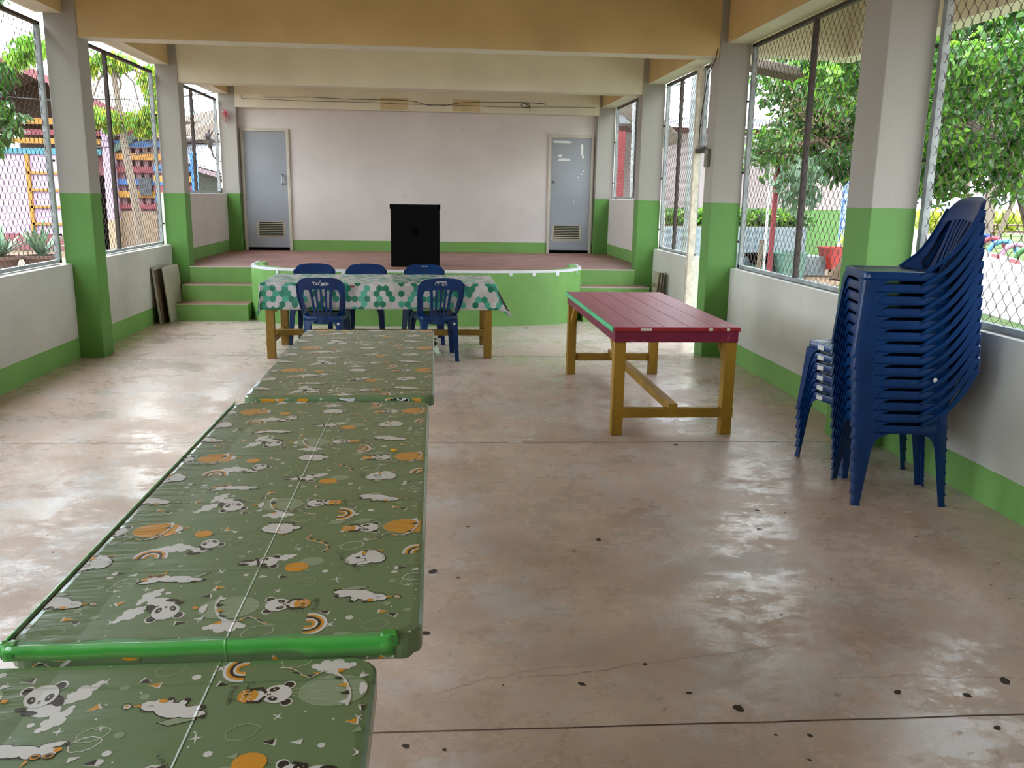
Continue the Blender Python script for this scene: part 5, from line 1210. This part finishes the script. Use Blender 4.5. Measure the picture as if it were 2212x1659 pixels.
# brown roofed house, white roof, blue post beyond the stage window
r = empty('brown_roofed_house', (-6.2, 27, GZ), 0, 'house with a brown corrugated roof seen past the left stage window', 'building')
M_brownroof = simple('brown_roof', srgb(78, 66, 52), .8, .15, 3, stretch=(1, 1, 6))
m = MB(); m.prism([(-1.6, 3.5), (-1.6, 3.55), (1.6, 4.9), (1.6, 4.85)][::-1], 0, .1, axis='y'); 
m = MB(); m.add([(-1.8, 0, 3.0), (2.0, 0, 3.05), (2.0, 3, 4.75), (-1.8, 3, 3.95)], [(0, 1, 2, 3)]); m.build('roof', M_brownroof, r, solid=.08)
m = MB(); m.add([(-1.8, -.5, 2.45), (2.0, -.5, 2.35), (2.0, .1, 3.0), (-1.8, .1, 2.98)], [(0, 1, 2, 3)]); m.build('lower_metal_roof', M_metal, r, solid=.05)
m = MB(); m.box(-1.7, 1.9, .3, 2.8, 0, 3.0); m.build('wall', M_under, r)
r = empty('white_roofed_shed', (-4.9, 20.4, GZ), 0, 'shed with a sloping white roof and slatted front near the left stage window', 'building')
m = MB(); m.add([(-.5, 0, 2.22), (1.2, 0, 1.75), (1.2, 1.2, 2.3), (-.1, 1.2, 2.62)], [(0, 1, 2, 3)]); m.build('roof', M_white, r, solid=.06)
m = MB(); m.add([(-.5, -.02, 2.10), (1.2, -.02, 1.63), (1.2, -.02, 1.72), (-.5, -.02, 2.2)], [(0, 1, 2, 3)]); m.build('fascia_board', simple('grey_lilac_board', srgb(140, 122, 128), .7, .1), r, solid=.03)
m = MB(); m.box(-.45, .05, .1, .2, 0, 2.1); m.box(-.45, 1.2, .9, 1.0, 0, 1.9); m.build('dark_wall', simple('shade_green_dark', srgb(52, 60, 52), .9, .1), r)
for i, c in enumerate((srgb(196, 190, 150), srgb(150, 166, 160), srgb(176, 172, 150))): m = MB(); m.box(.05, 1.2, .1, .14, 1.72-i*.25, 1.84-i*.25); m.build('slat', simple('shed_slat%d' % i, c, .7, .08), r)
m = MB(); m.box(-.055, .055, -.05, .05, 0, 2.38); tag(m.build('blue_post', simple('bright_blue_post', srgb(46, 110, 180), .5, .1), loc=(-4.72, 18, GZ)), 'bright blue post seen past the left stage window', 'post')
m = MB(); 
for i, nm in enumerate(('blue', 'red', 'orange', 'blue')): 
    b = MB(); b.box(-5.6, -4.78, 18.3, 18.34, 1.3+i*.2, 1.42+i*.2); 
    if i == 0: r = empty('painted_fence', (0, 0, 0), 0, 'short fence of coloured boards left of the blue post', 'fence')
    b.build(nm+'_board', RM[nm], r)
b = MB(); b.box(-5.6, -5.52, 18.34, 18.40, GZ, 2.1); b.box(-4.86, -4.78, 18.34, 18.40, GZ, 2.1); b.build('fence_post', M_under, r)
# cable bundle on a pole wire
r = empty('cable_junction', (-3.98, 16.2, 2.42), 0, 'black overhead cable junction with wires fanning out beyond the stage window', 'cable junction')
m = MB(); m.ell((0, 0, .05), (.055, .06, .07)); m.ell((.03, 0, -.06), (.045, .05, .10)); m.build('junction_knot', M_cable, r, smooth=True)
m = MB()
for p in (((-2.6, 1, -.12), .010), ((-1.6, .6, -.28), .010), ((-2.4, 1.2, .16), .006), ((-2.6, 1, .02), .005), ((1.2, -1.2, .05), .006), ((1.0, -.6, -.18), .008), ((.09, .0, .15), .012), ((.03, 0, .17), .012), ((-.9, .2, -.02), .006)):
    e = Vector(p[0]); m.tube([(0, 0, 0), e*.5+Vector((0, 0, -.03*e.length)), e], p[1], 5)
m.tube([(.04, 0, -.12), (.07, 0, -.28), (.16, -.02, -.36), (.4, -.1, -.40)], .016, 6); m.build('fanning_wires', M_cable, r, smooth=True)
m = MB(); m.tube([(-3.44, 13.12, 2.95), (-3.45, 13.2, 2.8), (-3.44, 13.3, 2.62)], .009, 6); tag(m.build('mint_cord', simple('mint_cord', srgb(140, 214, 190), .6, .1), smooth=True), 'mint green cord dangling beyond the left stage window', 'cord')
m = MB(); m.tube([(-9, 15.5, 3.1), (-6.5, 16, 3.0), (-4.6, 16.2, 3.1), (-3.4, 16, 3.25)], .010, 5); tag(m.build('overhead_cable', M_cable, smooth=True), 'black overhead cable crossing above the left buildings', 'cable')
# trees at left
tree((-5.0, 10.4, GZ), 'dark green tree hanging at the left edge of the picture', rc(14, -.35, 0, 2.62, .45, .5, .66, .22, .32, 14)+[(.26, .1, 2.45, .16, .2, .25), (.2, .1, 2.9, .2, .2, .2)]+rc(4, .1, .2, 3.75, .3, .4, .12, .15, .22, 15), 4200, .13, [M_leaf[1], M_leaf[1], M_leaf[4]], ([(-.9, .2, 0), (-.85, .2, 1.2), (-.7, .1, 2.4), (-.3, .1, 3.7)], [.09, .08, .06, .03]), M_bark, seed=33, aspect=.3, droop=1.2)
tree((-6.15, 19.0, GZ), 'slim pale-barked tree with hanging yellow-green leaves beyond the left middle window', [(-.9, 0, 3.15, .38, .3, .22), (-.4, 0, 3.05, .35, .3, .22), (.2, 0, 3.05, .35, .3, .28), (.55, 0, 3.35, .3, .3, .45), (.5, 0, 3.9, .35, .3, .3), (-.3, 0, 4.2, .5, .3, .2), (-.8, 0, 4.1, .25, .2, .3)], 2400, .17, [M_leaf[2], M_leaf[0]], ([(0, 0, 0), (-.05, 0, 1.2), (-.2, 0, 2.6), (-.32, 0, 4.2)], [.10, .085, .07, .05]), M_bark, seed=34, aspect=.32, droop=1.5, limbs=7)
o = leaves('shrub_row', [(-14.2, 24.0, .9, .9, .8, 1.0), (-13.0, 22.5, .3, .6, .5, .5)], 1600, .16, M_leaf[0], None, .1, .4, 91); tag(o, 'yellow-green bushes at the left end of the lilac building', 'shrub')
o = leaves('leafy_spray', [(-5.95, 14.2, 3.62, .28, .25, .16), (-6.2, 14.2, 3.45, .2, .2, .12)], 300, .16, M_leaf[0], None, .8, .35, 93); tag(o, 'small green leaf spray near the top of the left window', 'branch')
# potted agaves
def agave(x, y, s, lab, seed):
    g = random.Random(seed); r = empty('potted_agave', (x, y, GZ), 0, lab, 'potted plant')
    m = MB(); m.lathe([(0, 0), (.20*s, 0), (.28*s, .22*s), (.33*s, .24*s), (.33*s, .29*s), (.29*s, .29*s), (.27*s, .25*s), (0, .25*s)], n=20); m.build('pot', simple('terracotta_%d' % seed, srgb(74, 52, 42), .9, .15), r, smooth=True)
    m = MB()
    for i in range(22):
        a = 2*pi*i/22*2.4+g.random()*.4; L = g.uniform(.45, .75)*s; el_ = g.uniform(.5, 1.35); d = Vector((cos(a)*cos(el_), sin(a)*cos(el_), sin(el_))); sd = Vector((-sin(a), cos(a), 0)); V = []
        for t, w in ((0, .030), (.3, .042), (.6, .034), (.85, .018), (1, .002)):
            c = d*(L*t)+Vector((0, 0, .25*s-.12*t*t*L*cos(el_)*2)); V += [c-sd*w*s*1.2+Vector((0, 0, .012)), c, c+sd*w*s*1.2+Vector((0, 0, .012))]
        m.add(V, [(j*3+k, j*3+k+1, j*3+k+4, j*3+k+3) for j in range(4) for k in range(2)])
    m.build('leaves', M_leaf[3], r, smooth=True, solid=.006)
agave(-7.95, 18.4, 1.15, 'potted agave outside the left window, the one nearer the column', 3); agave(-8.55, 18.0, 1.15, 'potted agave outside the left window, cut off by the picture edge', 4)
flat('path', [(-13, 16.8), (-3.6, 16.8), (-3.6, 19.6), (-13, 19.6)], simple('pinkish_path', srgb(160, 144, 130), .8, .06), 'pale paved strip in front of the lilac building', 'path', z=GZ)
o = leaves('ground_weeds', [(-8.2, 16.2, -.05, 1.4, .4, .14)], 900, .1, M_leaf[4], None, -.5, .3, 95); o['kind'] = 'stuff'; tag(o, 'low green weeds under the left window', 'weeds')
# framed window hoop and white table edge beyond the middle left window
r = empty('white_garden_table', (-6.3, 22.0, GZ), 0, 'small white garden table against the tan wall', 'table')
m = MB(); m.box(-.1, .75, -.3, .3, .72, .78); m.build('tabletop', M_white, r); 
for sx in (-.02, .67):
    for sy in (-.25, .25): m = MB(); m.box(sx-.02, sx+.02, sy-.02, sy+.02, 0, .72); m.build('leg', RM['blue'], r)
m = MB(); m.box(-.16, .16, -.02, .02, -.24, .24); tag(m.build('hanging_picture', simple('picture_dark', srgb(44, 48, 52), .5, .4, 20), loc=(-7.85, 24.9, 1.62)), 'dark framed picture hung on the coloured slats', 'picture')
m = MB(); m.tube([(3.7, 16.5, 1.4), (3.68, 16.5, 3.28), (3.76, 16.5, 3.44), (3.95, 16.5, 3.5), (4.6, 16.4, 3.62)], .03, 8); m.tube([(3.7, 16.5, 1.45), (3.7, 16.5, GZ)], .03, 8); tag(m.build('bent_pipe', M_pipe, smooth=True), 'bent grey pipe outside the right stage window', 'pipe')
